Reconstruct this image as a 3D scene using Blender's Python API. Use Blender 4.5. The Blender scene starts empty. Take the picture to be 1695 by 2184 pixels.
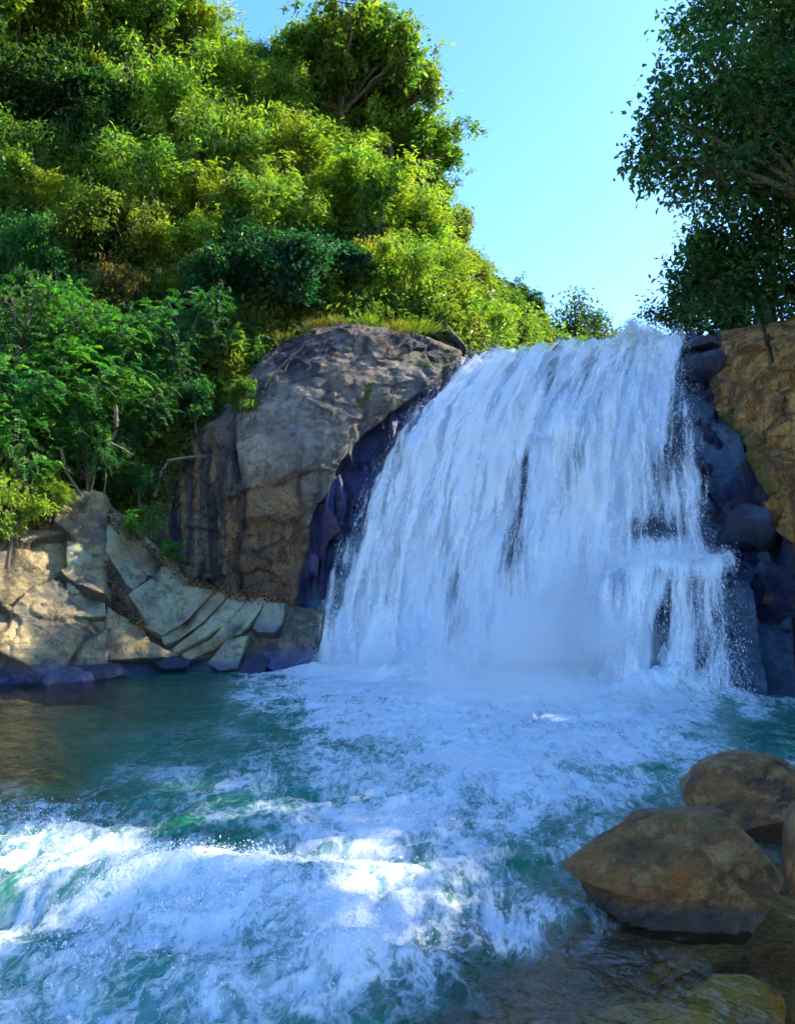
import bpy, bmesh, math, random
import numpy as np
from mathutils import Vector

random.seed(11)
RNG = np.random.default_rng(11)
scene = bpy.context.scene
COL = scene.collection

# ------------------------------------------------------------------ camera, sky, sun, exposure
CAM_H = 1.6
FPX = 1700.0            # focal length in picture units (picture is 1695 x 2184 units)
PCX, PCY = 847.5, 1092.0
PITCH = math.atan(158.0 / FPX)
cam_d = bpy.data.cameras.new("camera")
cam_d.sensor_fit = 'VERTICAL'
cam_d.sensor_height = 36.0
cam_d.lens = 36.0 * FPX / 2184.0
cam_d.clip_start = 0.05
cam_d.clip_end = 3000
cam = bpy.data.objects.new("camera", cam_d)
COL.objects.link(cam)
cam.location = (0, 0, CAM_H)
cam.rotation_euler = (math.radians(90) + PITCH, 0, 0)
scene.camera = cam

SUN_DIR = np.array([0.68, 0.30, 0.67]); SUN_DIR /= np.linalg.norm(SUN_DIR)
SUN_EL = math.asin(SUN_DIR[2]); SUN_AZ = math.atan2(SUN_DIR[0], SUN_DIR[1])
world = bpy.data.worlds.new("World"); scene.world = world
world.use_nodes = True
wn = world.node_tree.nodes; wl = world.node_tree.links
wn.clear()
sky = wn.new("ShaderNodeTexSky"); sky.sky_type = 'NISHITA'; sky.sun_disc = False
sky.sun_elevation = SUN_EL; sky.sun_rotation = SUN_AZ
sky.altitude = 900; sky.air_density = 1.0; sky.dust_density = 0.7; sky.ozone_density = 1.6
hs = wn.new("ShaderNodeHueSaturation"); hs.inputs["Saturation"].default_value = 1.3; hs.inputs["Hue"].default_value = 0.507; hs.inputs["Value"].default_value = 0.95
bg = wn.new("ShaderNodeBackground"); bg.inputs["Strength"].default_value = 0.15
wo = wn.new("ShaderNodeOutputWorld")
wl.new(sky.outputs[0], hs.inputs["Color"]); wl.new(hs.outputs[0], bg.inputs[0]); wl.new(bg.outputs[0], wo.inputs[0])

sun_d = bpy.data.lights.new("sun", 'SUN'); sun_d.energy = 3.5; sun_d.angle = math.radians(0.5)
sun_d.color = (1.0, 0.90, 0.70)
sun = bpy.data.objects.new("sun", sun_d); COL.objects.link(sun)
sun.rotation_euler = Vector(-SUN_DIR).to_track_quat('-Z', 'Y').to_euler()
sun.location = (20, 10, 30)

vs = scene.view_settings
vs.view_transform = 'Standard'; vs.look = 'None'; vs.exposure = 2.0; vs.gamma = 1.0
vs.use_curve_mapping = False
scene.render.engine = 'CYCLES'
cy = scene.cycles
cy.use_denoising = True
cy.max_bounces = 5; cy.diffuse_bounces = 2; cy.glossy_bounces = 2; cy.transmission_bounces = 2
cy.use_light_tree = False; cy.use_adaptive_sampling = True; cy.adaptive_threshold = 0.035; cy.adaptive_min_samples = 12
cy.transparent_max_bounces = 10; cy.volume_bounces = 4
cy.caustics_reflective = False; cy.caustics_refractive = False
cy.sample_clamp_indirect = 6.0

# ------------------------------------------------------------------ maths helpers
CP, SP = math.cos(PITCH), math.sin(PITCH)
def W(px, py, d):
    """world point seen at picture position (px, py) that stands d metres ahead"""
    px = np.asarray(px, float); py = np.asarray(py, float); d = np.asarray(d, float)
    a = (px - PCX) / FPX; b = (PCY - py) / FPX
    y = CP - SP * b; z = SP + CP * b
    s = d / y
    return np.stack(np.broadcast_arrays(a * s, d, CAM_H + z * s), -1)
def proj(P):
    P = np.asarray(P, float)
    x = P[..., 0]; y = P[..., 1]; z = P[..., 2] - CAM_H
    f = CP * y + SP * z; u = -SP * y + CP * z
    f = np.where(f < 0.05, 0.05, f)
    return PCX + FPX * x / f, PCY - FPX * u / f
def water_d(py):
    b = (PCY - np.asarray(py, float)) / FPX
    y = CP - SP * b; z = SP + CP * b
    return CAM_H * y / -z

_perm = RNG.permutation(256)
_perm = np.concatenate([_perm, _perm])
_g = RNG.normal(size=(256, 3)); _g /= np.linalg.norm(_g, axis=1)[:, None]
def pn(P):
    P = np.asarray(P, float)
    I = np.floor(P).astype(np.int64); f = P - I
    u = f * f * f * (f * (f * 6 - 15) + 10)
    out = 0
    for dx in (0, 1):
        hx = _perm[(I[..., 0] + dx) & 255]
        wx = u[..., 0] if dx else 1 - u[..., 0]
        for dy in (0, 1):
            hy = _perm[hx + ((I[..., 1] + dy) & 255)]
            wy = u[..., 1] if dy else 1 - u[..., 1]
            for dz in (0, 1):
                h = _perm[hy + ((I[..., 2] + dz) & 255)]
                wz = u[..., 2] if dz else 1 - u[..., 2]
                g = _g[h]
                dot = g[..., 0] * (f[..., 0] - dx) + g[..., 1] * (f[..., 1] - dy) + g[..., 2] * (f[..., 2] - dz)
                out = out + wx * wy * wz * dot
    return out * 1.5
def fbm(P, octv=4, gain=0.5, lac=2.03):
    P = np.asarray(P, float); a = 1.0; s = 0; t = 0
    for i in range(octv):
        s = s + a * pn(P + i * 17.3); t += a; P = P * lac; a *= gain
    return s / t
def ridged(P, octv=4, gain=0.5):
    P = np.asarray(P, float); a = 1.0; s = 0; t = 0
    for i in range(octv):
        s = s + a * (1 - np.abs(pn(P + i * 9.1)) * 1.6); t += a; P = P * 2.07; a *= gain
    return s / t
def worley(P, seed=0):
    """F1, F2 and a random value of the nearest cell"""
    P = np.asarray(P, float); I = np.floor(P).astype(np.int64)
    F1 = np.full(P.shape[:-1], 9.0); F2 = F1.copy(); ID = np.zeros(P.shape[:-1])
    for dx in (-1, 0, 1):
        for dy in (-1, 0, 1):
            for dz in (-1, 0, 1):
                J = I + np.array([dx, dy, dz])
                h = _perm[_perm[_perm[(J[..., 0] + seed) & 255] + (J[..., 1] & 255)] + (J[..., 2] & 255)]
                q = J + 0.5 + 0.5 * _g[h]
                r = np.linalg.norm(P - q, axis=-1)
                m = r < F1
                F2 = np.where(m, F1, np.minimum(F2, r))
                ID = np.where(m, h / 255.0, ID); F1 = np.where(m, r, F1)
    return F1, F2, ID
def facets(P, freq, amp, tilt, seed=0, warp=0.25):
    """broken-rock relief: every cell of a random pattern is a flat tilted face; also returns the joint mask"""
    Q = np.asarray(P, float) * np.asarray(freq)
    Q = Q + warp * np.stack([fbm(Q * 0.9 + 5, 2), fbm(Q * 0.9 + 55, 2), fbm(Q * 0.9 + 25, 2)], -1)
    I = np.floor(Q).astype(np.int64)
    F1 = np.full(Q.shape[:-1], 9.0); F2 = F1.copy(); H = np.zeros(Q.shape[:-1], int); C = np.zeros_like(Q)
    for dx in (-1, 0, 1):
        for dy in (-1, 0, 1):
            for dz in (-1, 0, 1):
                J = I + np.array([dx, dy, dz])
                h = _perm[_perm[_perm[(J[..., 0] + seed) & 255] + (J[..., 1] & 255)] + (J[..., 2] & 255)]
                q = J + 0.5 + 0.45 * _g[h]
                r = np.linalg.norm(Q - q, axis=-1)
                m = r < F1
                F2 = np.where(m, F1, np.minimum(F2, r)); F1 = np.where(m, r, F1); H = np.where(m, h, H); C = np.where(m[..., None], q, C)
    tl = (_g[(H * 7 + 3) & 255] * (Q - C)).sum(-1)
    return amp * (H / 255.0 - 0.5) + tilt * tl, 1 - sstep(0.0, 0.09, F2 - F1), H / 255.0
def gauss2(px, py, x, y, sx, sy): return np.exp(-((px - x) / sx) ** 2 - ((py - y) / sy) ** 2)
def sstep(a, b, x):
    t = np.clip((x - a) / (b - a), 0, 1); return t * t * (3 - 2 * t)
def crom(A, n, axis):
    """Catmull-Rom resampling of an array of control points along one axis"""
    A = np.moveaxis(np.asarray(A, float), axis, 0); R = A.shape[0]
    t = np.linspace(0, R - 1, n); i = np.clip(np.floor(t).astype(int), 0, R - 2)
    f = (t - i).reshape((-1,) + (1,) * (A.ndim - 1))
    p0 = A[np.maximum(i - 1, 0)]; p1 = A[i]; p2 = A[i + 1]; p3 = A[np.minimum(i + 2, R - 1)]
    o = 0.5 * (2 * p1 + (p2 - p0) * f + (2 * p0 - 5 * p1 + 4 * p2 - p3) * f ** 2 + (3 * p1 - p0 - 3 * p2 + p3) * f ** 3)
    return np.moveaxis(o, 0, axis)
def loft(rows, nu, nv):
    C = np.array([[W(*c) for c in r] for r in rows])
    return crom(crom(C, nv, 0), nu, 1)
def grid_normals(P, to=None):
    du = np.gradient(P, axis=1); dv = np.gradient(P, axis=0)
    n = np.cross(du, dv); n /= np.linalg.norm(n, axis=-1)[..., None] + 1e-9
    to = np.array([0, 0, CAM_H]) if to is None else np.array(to)
    s = np.sign(((to - P) * n).sum(-1).mean())
    return n * (s if s else 1)

# ------------------------------------------------------------------ mesh helpers
def raw_mesh(name, V, F, smooth=True, attrs=None, uv=None):
    """mesh from arrays; F is (n,3) or (n,4)"""
    me = bpy.data.meshes.new(name)
    V = np.asarray(V, np.float32); F = np.asarray(F, np.int32)
    k = F.shape[1]
    me.vertices.add(len(V)); me.vertices.foreach_set("co", V.ravel())
    me.loops.add(F.size); me.loops.foreach_set("vertex_index", F.ravel())
    me.polygons.add(len(F)); me.polygons.foreach_set("loop_start", np.arange(0, F.size, k, dtype=np.int32))
    me.polygons.foreach_set("use_smooth", np.full(len(F), smooth, dtype=bool))
    me.update(calc_edges=True)
    for an, av in (attrs or {}).items():
        av = np.asarray(av, np.float32)
        a = me.attributes.new(an, 'FLOAT', 'POINT'); a.data.foreach_set("value", av.ravel())
    if uv is not None:
        l = me.uv_layers.new(name="flow"); l.data.foreach_set("uv", np.asarray(uv, np.float32)[F.ravel()].ravel())
    return me
def obj(name, me, mat, parent=None):
    o = bpy.data.objects.new(name, me); COL.objects.link(o)
    if mat is not None:
        if len(me.materials) == 0: me.materials.append(mat)
    if parent is not None: o.parent = parent
    return o
def tag(o, label=None, cat=None, group=None, kind=None):
    if label: o["label"] = label
    if cat: o["category"] = cat
    if group: o["group"] = group
    if kind: o["kind"] = kind
    return o
def empty(name, loc=(0, 0, 0)):
    o = bpy.data.objects.new(name, None); COL.objects.link(o); o.location = loc
    o.empty_display_size = 0.2
    return o
def grid_faces(nv, nu, closed=False):
    i = np.arange(nv - 1)[:, None]; j = np.arange(nu if closed else nu - 1)[None, :]
    j2 = (j + 1) % nu
    return np.stack([i * nu + j, i * nu + j2, (i + 1) * nu + j2, (i + 1) * nu + j], -1).reshape(-1, 4)
def grid_obj(name, P, mat, parent=None, attrs=None, uv=None, flip=False, closed=False):
    nv, nu = P.shape[:2]
    F = grid_faces(nv, nu, closed)
    if flip: F = F[:, ::-1]
    at = {k: np.asarray(v).reshape(-1) for k, v in (attrs or {}).items()}
    me = raw_mesh(name, P.reshape(-1, 3), F, True, at, None if uv is None else uv.reshape(-1, 2))
    o = obj(name, me, mat, parent)
    return o
def tubes(paths, sides=6):
    """list of (points (n,3), radii (n,)) -> V, F"""
    V = []; F = []; off = 0
    ang = np.linspace(0, 2 * math.pi, sides, endpoint=False)
    for pts, rad in paths:
        pts = np.asarray(pts, float); rad = np.asarray(rad, float); n = len(pts)
        t = np.gradient(pts, axis=0); t /= np.linalg.norm(t, axis=1)[:, None] + 1e-9
        ref = np.where(np.abs(t[:, 2:3]) > 0.9, np.array([[1., 0, 0]]), np.array([[0, 0, 1.]]))
        a = np.cross(t, ref); a /= np.linalg.norm(a, axis=1)[:, None] + 1e-9
        b = np.cross(t, a)
        ring = pts[:, None] + rad[:, None, None] * (a[:, None] * np.cos(ang)[None, :, None] + b[:, None] * np.sin(ang)[None, :, None])
        V.append(ring.reshape(-1, 3)); F.append(grid_faces(n, sides, True) + off); off += n * sides
    return np.concatenate(V), np.concatenate(F)
def curve_path(p0, p1, n=7, sag=0.0, wob=0.05, seed=0):
    p0 = np.asarray(p0, float); p1 = np.asarray(p1, float)
    t = np.linspace(0, 1, n)[:, None]; L = np.linalg.norm(p1 - p0)
    P = p0 + (p1 - p0) * t
    P[:, 2] += sag * L * (4 * t * (1 - t))[:, 0]
    w = np.stack([pn(np.stack([t[:, 0] * 3 + seed * 3.7, t[:, 0] * 0 + k * 5.1, t[:, 0] * 0 + seed], -1)) for k in range(3)], -1)
    return P + w * wob * L * (t * 1.2 * np.minimum(1, 3 * (1 - t)))
def unit(v):
    return v / (np.linalg.norm(v, axis=-1, keepdims=True) + 1e-9)
def leaf_mesh(name, pos, dirv, nrm, L, Wd, tint, fold=0.25):
    """each leaf two triangles folded along its rib"""
    dirv = unit(dirv); side = unit(np.cross(dirv, nrm)); up = np.cross(side, dirv)
    L = np.broadcast_to(np.asarray(L, float), (len(pos),))[:, None]; Wd = np.broadcast_to(np.asarray(Wd, float), (len(pos),))[:, None]
    mid = pos + dirv * L * 0.45 + up * Wd * fold
    V = np.stack([pos, mid + side * Wd * 0.5 , pos + dirv * L - up * L * 0.08, mid - side * Wd * 0.5], 1)
    n = len(pos); k = np.arange(n)[:, None] * 4
    F = np.concatenate([k + np.array([[0, 1, 2]]), k + np.array([[0, 2, 3]])], 1).reshape(-1, 3)
    return raw_mesh(name, V.reshape(-1, 3), F, False, {"tint": np.repeat(tint, 4)})

# ------------------------------------------------------------------ material helpers
class NT:
    def __init__(self, name):
        self.m = bpy.data.materials.new(name); self.m.use_nodes = True
        self.t = self.m.node_tree; self.t.nodes.clear()
        self.out = self.t.nodes.new("ShaderNodeOutputMaterial")
    def n(self, typ, **kw):
        nd = self.t.nodes.new("ShaderNode" + typ)
        for k, v in kw.items(): setattr(nd, k, v)
        return nd
    def link(self, a, b): self.t.links.new(a, b)
    def put(self, sock, v):
        if isinstance(v, bpy.types.NodeSocket): self.link(v, sock)
        elif v is not None: sock.default_value = v
    def math(self, op, a, b=None, c=None, clamp=False):
        nd = self.n("Math", operation=op); nd.use_clamp = clamp
        self.put(nd.inputs[0], a)
        if b is not None: self.put(nd.inputs[1], b)
        if c is not None: self.put(nd.inputs[2], c)
        return nd.outputs[0]
    def noise(self, vec, scale, detail=4, rough=0.55, dist=0.0, ntype='FBM'):
        nd = self.n("TexNoise"); nd.noise_type = ntype
        if vec is not None: self.link(vec, nd.inputs["Vector"])
        nd.inputs["Scale"].default_value = scale; nd.inputs["Detail"].default_value = detail
        nd.inputs["Roughness"].default_value = rough; nd.inputs["Distortion"].default_value = dist
        return nd.outputs["Fac"], nd.outputs["Color"]
    def voronoi(self, vec, scale, feature='F1', rand=1.0):
        nd = self.n("TexVoronoi", feature=feature)
        if vec is not None: self.link(vec, nd.inputs["Vector"])
        nd.inputs["Scale"].default_value = scale; nd.inputs["Randomness"].default_value = rand
        return nd.outputs["Distance"], nd.outputs.get("Color")
    def mapr(self, v, a, b, c=0.0, d=1.0, smooth=True):
        nd = self.n("MapRange"); nd.interpolation_type = 'SMOOTHSTEP' if smooth else 'LINEAR'
        self.put(nd.inputs["Value"], v)
        for k, x in zip(("From Min", "From Max", "To Min", "To Max"), (a, b, c, d)): self.put(nd.inputs[k], x)
        return nd.outputs["Result"]
    def mix(self, f, a, b, blend='MIX'):
        nd = self.n("Mix", data_type='RGBA', blend_type=blend)
        self.put(nd.inputs[0], f)
        for s, v in ((nd.inputs[6], a), (nd.inputs[7], b)):
            if isinstance(v, tuple) and len(v) == 3: v = v + (1,)
            self.put(s, v)
        return nd.outputs[2]
    def attr(self, name):
        return self.n("Attribute", attribute_name=name).outputs["Fac"]
    def mapping(self, vec, scale=(1, 1, 1), rot=(0, 0, 0), loc=(0, 0, 0)):
        nd = self.n("Mapping"); self.link(vec, nd.inputs[0])
        nd.inputs["Scale"].default_value = scale; nd.inputs["Rotation"].default_value = rot; nd.inputs["Location"].default_value = loc
        return nd.outputs[0]
    def geo(self): return self.n("NewGeometry").outputs["Position"]
    def bump(self, h, strength=0.5, dist=0.05, normal=None):
        nd = self.n("Bump"); self.link(h, nd.inputs["Height"])
        nd.inputs["Strength"].default_value = strength; nd.inputs["Distance"].default_value = dist
        if normal is not None: self.link(normal, nd.inputs["Normal"])
        return nd.outputs[0]
    def done(self, sh): self.link(sh, self.out.inputs["Surface"]); return self.m

def rock_mat(name, dark, mid, light, scale=1.0, streak=0.0, wet_sky_col=(0.02, 0.024, 0.05), crack=0.5, bump=0.6,
             lichen=None, rough=0.8, tilt=(0, 0, 0), layers=0.0, spec=0.3, patch=None, bdist=0.07):
    t = NT(name); P = t.geo()
    n1, c1 = t.noise(P, 0.8 * scale, 6, 0.62, 0.25)
    n2, _ = t.noise(P, 3.7 * scale, 8, 0.68, 0.1)
    n3, _ = t.noise(P, 22 * scale, 5, 0.75)
    n4, _ = t.noise(P, 90 * scale, 3, 0.7)
    f = t.math('ADD', t.math('MULTIPLY', n1, 0.5), t.math('MULTIPLY', n2, 0.5))
    col = t.mix(t.mapr(f, 0.38, 0.50), dark, mid)
    col = t.mix(t.mapr(f, 0.50, 0.60), col, light)
    if patch:
        pf, _ = t.noise(t.mapping(P, (1, 1, 1), (0, 0, 0), (31, 7, 3)), 1.3 * scale, 7, 0.65, 0.25)
        col = t.mix(t.mapr(pf, 0.50, 0.60, 0, 0.85), col, patch)
    col = t.mix(t.mapr(n3, 0.34, 0.54, 0.5, 0.0), col, dark)
    col = t.mix(t.mapr(n4, 0.55, 0.70, 0.0, 0.25), col, light)
    # irregular cracks: thin lines where two warped noises cross their middle
    k1, _ = t.noise(t.mapping(P, (1.0, 1.0, 1.7), tilt, (3, 9, 1)), 0.85 * scale, 5, 0.62, 1.2)
    k2, _ = t.noise(t.mapping(P, (1.6, 1.6, 0.7), tilt, (13, 2, 8)), 1.1 * scale, 5, 0.6, 0.8)
    l1 = t.mapr(t.math('ABSOLUTE', t.math('SUBTRACT', k1, 0.5)), 0.0, 0.010, 1.0, 0.0)
    l2 = t.mapr(t.math('ABSOLUTE', t.math('SUBTRACT', k2, 0.53)), 0.0, 0.008, 1.0, 0.0)
    brk = t.mapr(n2, 0.42, 0.52)
    ck = t.math('MULTIPLY', t.math('MULTIPLY', t.math('MAXIMUM', l1, l2), brk), crack)
    col = t.mix(ck, col, tuple(x * 0.2 for x in dark))
    if streak:
        s, _ = t.noise(t.mapping(P, (2.6, 2.6, 0.22)), 1.4 * scale, 5, 0.6)
        col = t.mix(t.mapr(s, 0.47, 0.58, 0, streak), col, tuple(x * 0.4 for x in dark))
    if lichen:
        ln, _ = t.noise(P, 3.2 * scale, 8, 0.74, 0.1)
        col = t.mix(t.mapr(ln, 0.52, 0.60, 0, 0.85), col, lichen)
    col = t.mix(t.math('MULTIPLY', t.attr("pale"), t.mapr(n2, 0.36, 0.56, 0.35, 1.0)), col, t.mix(t.mapr(n1, 0.4, 0.6), (0.22, 0.195, 0.17), (0.40, 0.345, 0.27)))
    col = t.mix(t.math('MULTIPLY', t.attr("warm"), t.mapr(n2, 0.40, 0.55, 0.2, 1.0)), col, t.mix(t.mapr(n3, 0.4, 0.6), (0.15, 0.075, 0.028), (0.33, 0.19, 0.085)))
    jn = t.attr("joint")
    col = t.mix(t.math('MULTIPLY', jn, 0.8), col, tuple(x * 0.2 for x in dark))
    moss = t.attr("moss")
    mn, _ = t.noise(P, 7, 6, 0.75)
    mf = t.math('MULTIPLY', moss, t.mapr(mn, 0.35, 0.52))
    col = t.mix(mf, col, (0.085, 0.085, 0.010))
    stain_dark = t.attr("stain_dark")
    sf = t.math('MULTIPLY', stain_dark, t.mapr(n2, 0.35, 0.55, 0.55, 1.0))
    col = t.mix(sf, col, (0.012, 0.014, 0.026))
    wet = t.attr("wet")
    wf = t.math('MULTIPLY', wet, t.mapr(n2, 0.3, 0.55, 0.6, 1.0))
    wcol = t.mix(t.mapr(n3, 0.35, 0.65), tuple(x * 0.7 for x in wet_sky_col), tuple(x * 1.7 for x in wet_sky_col))  # wet darkening; the bluish ones have sky reflection painted in
    if wet_sky_col[2] > 0.055: wcol = t.mix(t.mapr(t.attr("cell"), 0.25, 0.8), wcol, (0.055, 0.040, 0.12))  # violet sky tint per facet, since light there varies little
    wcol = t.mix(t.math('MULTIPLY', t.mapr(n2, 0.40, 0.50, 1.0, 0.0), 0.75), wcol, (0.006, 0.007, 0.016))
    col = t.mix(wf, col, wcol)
    h = t.math('ADD', t.math('MULTIPLY', n2, 0.9), t.math('MULTIPLY', n3, 0.35))
    h = t.math('ADD', h, t.math('MULTIPLY', n4, 0.08))
    h = t.math('SUBTRACT', h, t.math('MULTIPLY', ck, 0.35))
    if layers:
        ly, _ = t.noise(t.mapping(P, (0.5, 0.5, 9.0), tilt), 1.3, 5, 0.65, 0.3)
        h = t.math('ADD', h, t.math('MULTIPLY', ly, layers))
    nb = t.bump(h, bump, bdist)
    b = t.n("BsdfPrincipled")
    t.put(b.inputs["Base Color"], col); t.link(nb, b.inputs["Normal"])
    t.put(b.inputs["Roughness"], t.mapr(wf, 0.0, 1.0, rough, 0.36, False))
    t.put(b.inputs["Specular IOR Level"], t.mapr(wf, 0.0, 1.0, spec, 0.6, False))
    return t.done(b.outputs[0])

def leaf_mat(name, trans=0.5, rough=0.45, yellow=0.3):
    """leaf colour comes from each plant's own object colour"""
    t = NT(name)
    base = t.n("ObjectInfo").outputs["Color"]
    ti = t.attr("tint")
    v = t.mapr(ti, 0, 1, 0.30, 1.75, False)
    comb = t.n("CombineXYZ")
    for k in range(3): t.link(v, comb.inputs[k])
    vm = t.n("VectorMath", operation='MULTIPLY'); t.link(base, vm.inputs[0]); t.link(comb.outputs[0], vm.inputs[1])
    pn1, _ = t.noise(t.geo(), 0.55, 4, 0.6); pn2, _ = t.noise(t.mapping(t.geo(), (1, 1, 1), (0, 0, 0), (40, 3, 9)), 0.8, 4, 0.6)
    c0 = t.mix(t.mapr(pn1, 0.50, 0.66, 0, 0.75), vm.outputs[0], t.mix(1.0, vm.outputs[0], (1.45, 0.92, 0.8), 'MULTIPLY'))
    c0 = t.mix(t.mapr(pn2, 0.50, 0.64, 0, 0.8), c0, t.mix(1.0, vm.outputs[0], (0.42, 0.80, 1.35), 'MULTIPLY'))
    c1 = t.mix(t.mapr(ti, 0.78, 1.0, 0, yellow), c0, (0.34, 0.30, 0.03))
    b = t.n("BsdfPrincipled"); t.link(c1, b.inputs["Base Color"])
    b.inputs["Roughness"].default_value = rough; b.inputs["Specular IOR Level"].default_value = 0.3
    tr = t.n("BsdfTranslucent")
    vm2 = t.n("VectorMath", operation='MULTIPLY'); t.link(c1, vm2.inputs[0]); vm2.inputs[1].default_value = (1.6, 1.8, 0.5)
    t.link(vm2.outputs[0], tr.inputs[0])
    mx = t.n("MixShader"); mx.inputs[0].default_value = trans
    t.link(b.outputs[0], mx.inputs[1]); t.link(tr.outputs[0], mx.inputs[2])
    return t.done(mx.outputs[0])

def bark_mat(name, a, b):
    t = NT(name); P = t.geo()
    n1, _ = t.noise(t.mapping(P, (6, 6, 1.2)), 3, 5, 0.65)
    col = t.mix(t.mapr(n1, 0.35, 0.65), a, b)
    bs = t.n("BsdfPrincipled"); t.link(col, bs.inputs["Base Color"]); bs.inputs["Roughness"].default_value = 0.85
    t.link(t.bump(n1, 0.6, 0.03), bs.inputs["Normal"])
    return t.done(bs.outputs[0])

def simple_mat(name, a, b, scale=5, rough=0.85):
    t = NT(name); P = t.geo()
    n1, _ = t.noise(P, scale, 6, 0.65)
    n2, _ = t.noise(P, scale * 7, 3, 0.6)
    col = t.mix(t.mapr(t.math('ADD', t.math('MULTIPLY', n1, 0.6), t.math('MULTIPLY', n2, 0.4)), 0.38, 0.62), a, b)
    bs = t.n("BsdfPrincipled"); t.link(col, bs.inputs["Base Color"]); bs.inputs["Roughness"].default_value = rough
    t.link(t.bump(n2, 0.5, 0.04), bs.inputs["Normal"])
    return t.done(bs.outputs[0])

def pool_mat():
    t = NT("pool_water"); P = t.geo()
    foam = t.attr("foam"); turb = t.attr("turbid"); film = t.attr("froth")
    F = t.mapping(P, (1.15, 0.46, 1.0), (0, 0, math.radians(-30)))
    w1, wc = t.noise(F, 1.5, 4, 0.55)
    w2, wc2 = t.noise(F, 5.0, 3, 0.5)
    Fw = t.mix(0.07, t.mix(0.35, F, wc), wc2)
    a1, _ = t.noise(Fw, 4.0, 9, 0.62, 0.2)
    rdg = t.math('SUBTRACT', 1.0, t.math('ABSOLUTE', t.math('MULTIPLY', t.math('SUBTRACT', a1, 0.5), 6.5)))
    a2, _ = t.noise(Fw, 10.0, 8, 0.66, 0.2)
    rdg2 = t.math('SUBTRACT', 1.0, t.math('ABSOLUTE', t.math('MULTIPLY', t.math('SUBTRACT', a2, 0.5), 6.5)))
    a3, _ = t.noise(Fw, 1.9, 7, 0.62, 0.3)
    a4, _ = t.noise(Fw, 36.0, 5, 0.7)
    lines = t.math('MAXIMUM', rdg, t.math('MULTIPLY', rdg2, 0.9))
    big = t.math('SUBTRACT', a3, 0.5)
    soft = t.mapr(t.math('ADD', t.math('ADD', foam, t.math('MULTIPLY', big, 1.7)), t.math('MULTIPLY', t.math('SUBTRACT', a2, 0.5), 0.8)), 0.50, 1.15)
    cv = t.math('ADD', lines, t.math('ADD', t.math('MULTIPLY', t.math('SUBTRACT', foam, 0.5), 0.9), t.math('MULTIPLY', big, 1.2)))
    cv = t.math('ADD', cv, t.math('MULTIPLY', t.math('SUBTRACT', a4, 0.5), 0.9))
    curls = t.math('MULTIPLY', t.mapr(cv, 0.42, 1.0), t.mapr(foam, 0.10, 0.42))
    ff = t.math('MAXIMUM', soft, t.math('MULTIPLY', curls, 0.85))
    fv = t.math('ADD', soft, t.math('MULTIPLY', curls, 0.5))
    aer = t.mapr(t.math('ADD', foam, t.math('MULTIPLY', big, 1.2)), 0.10, 1.0)
    # water body
    h1, _ = t.noise(t.mapping(P, (1, 1, 1)), 3.0, 5, 0.58, 0.5)
    h2, _ = t.noise(P, 11, 3, 0.5, 0.5)
    nb = t.bump(t.math('ADD', h1, t.math('MULTIPLY', h2, 0.35)), 0.8, 0.06)
    tr = t.n("BsdfTransparent")
    t.put(tr.inputs[0], t.mix(turb, (0.95, 0.95, 0.86), (0.30, 0.66, 0.48)))
    df = t.n("BsdfDiffuse"); t.put(df.inputs[0], t.mix(aer, (0.006, 0.17, 0.10), (0.30, 0.48, 0.52)))
    bf = t.math('MAXIMUM', turb, t.math('MULTIPLY', aer, 0.9))
    body = t.n("MixShader"); t.put(body.inputs[0], bf); t.link(tr.outputs[0], body.inputs[1]); t.link(df.outputs[0], body.inputs[2])
    gl = t.n("BsdfGlossy"); gl.inputs["Roughness"].default_value = 0.07; t.link(nb, gl.inputs["Normal"])
    fr = t.n("Fresnel"); fr.inputs["IOR"].default_value = 1.34; t.link(nb, fr.inputs["Normal"])
    wat = t.n("MixShader"); t.link(fr.outputs[0], wat.inputs[0]); t.link(body.outputs[0], wat.inputs[1]); t.link(gl.outputs[0], wat.inputs[2])
    # foam
    fb = t.bump(t.math('ADD', t.math('ADD', fv, t.math('MULTIPLY', a2, 0.8)), t.math('MULTIPLY', a4, 0.35)), 0.55, 0.07)
    fd = t.n("BsdfDiffuse"); fd.inputs[0].default_value = (0.84, 0.88, 0.90, 1); t.link(fb, fd.inputs["Normal"])
    ft = t.n("BsdfTranslucent"); ft.inputs[0].default_value = (0.75, 0.86, 0.88, 1)
    fm = t.n("MixShader"); fm.inputs[0].default_value = 0.15; t.link(fd.outputs[0], fm.inputs[1]); t.link(ft.outputs[0], fm.inputs[2])
    o = t.n("MixShader"); t.put(o.inputs[0], t.math('MULTIPLY', ff, 0.95)); t.link(wat.outputs[0], o.inputs[1]); t.link(fm.outputs[0], o.inputs[2])
    return t.done(o.outputs[0])

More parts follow.
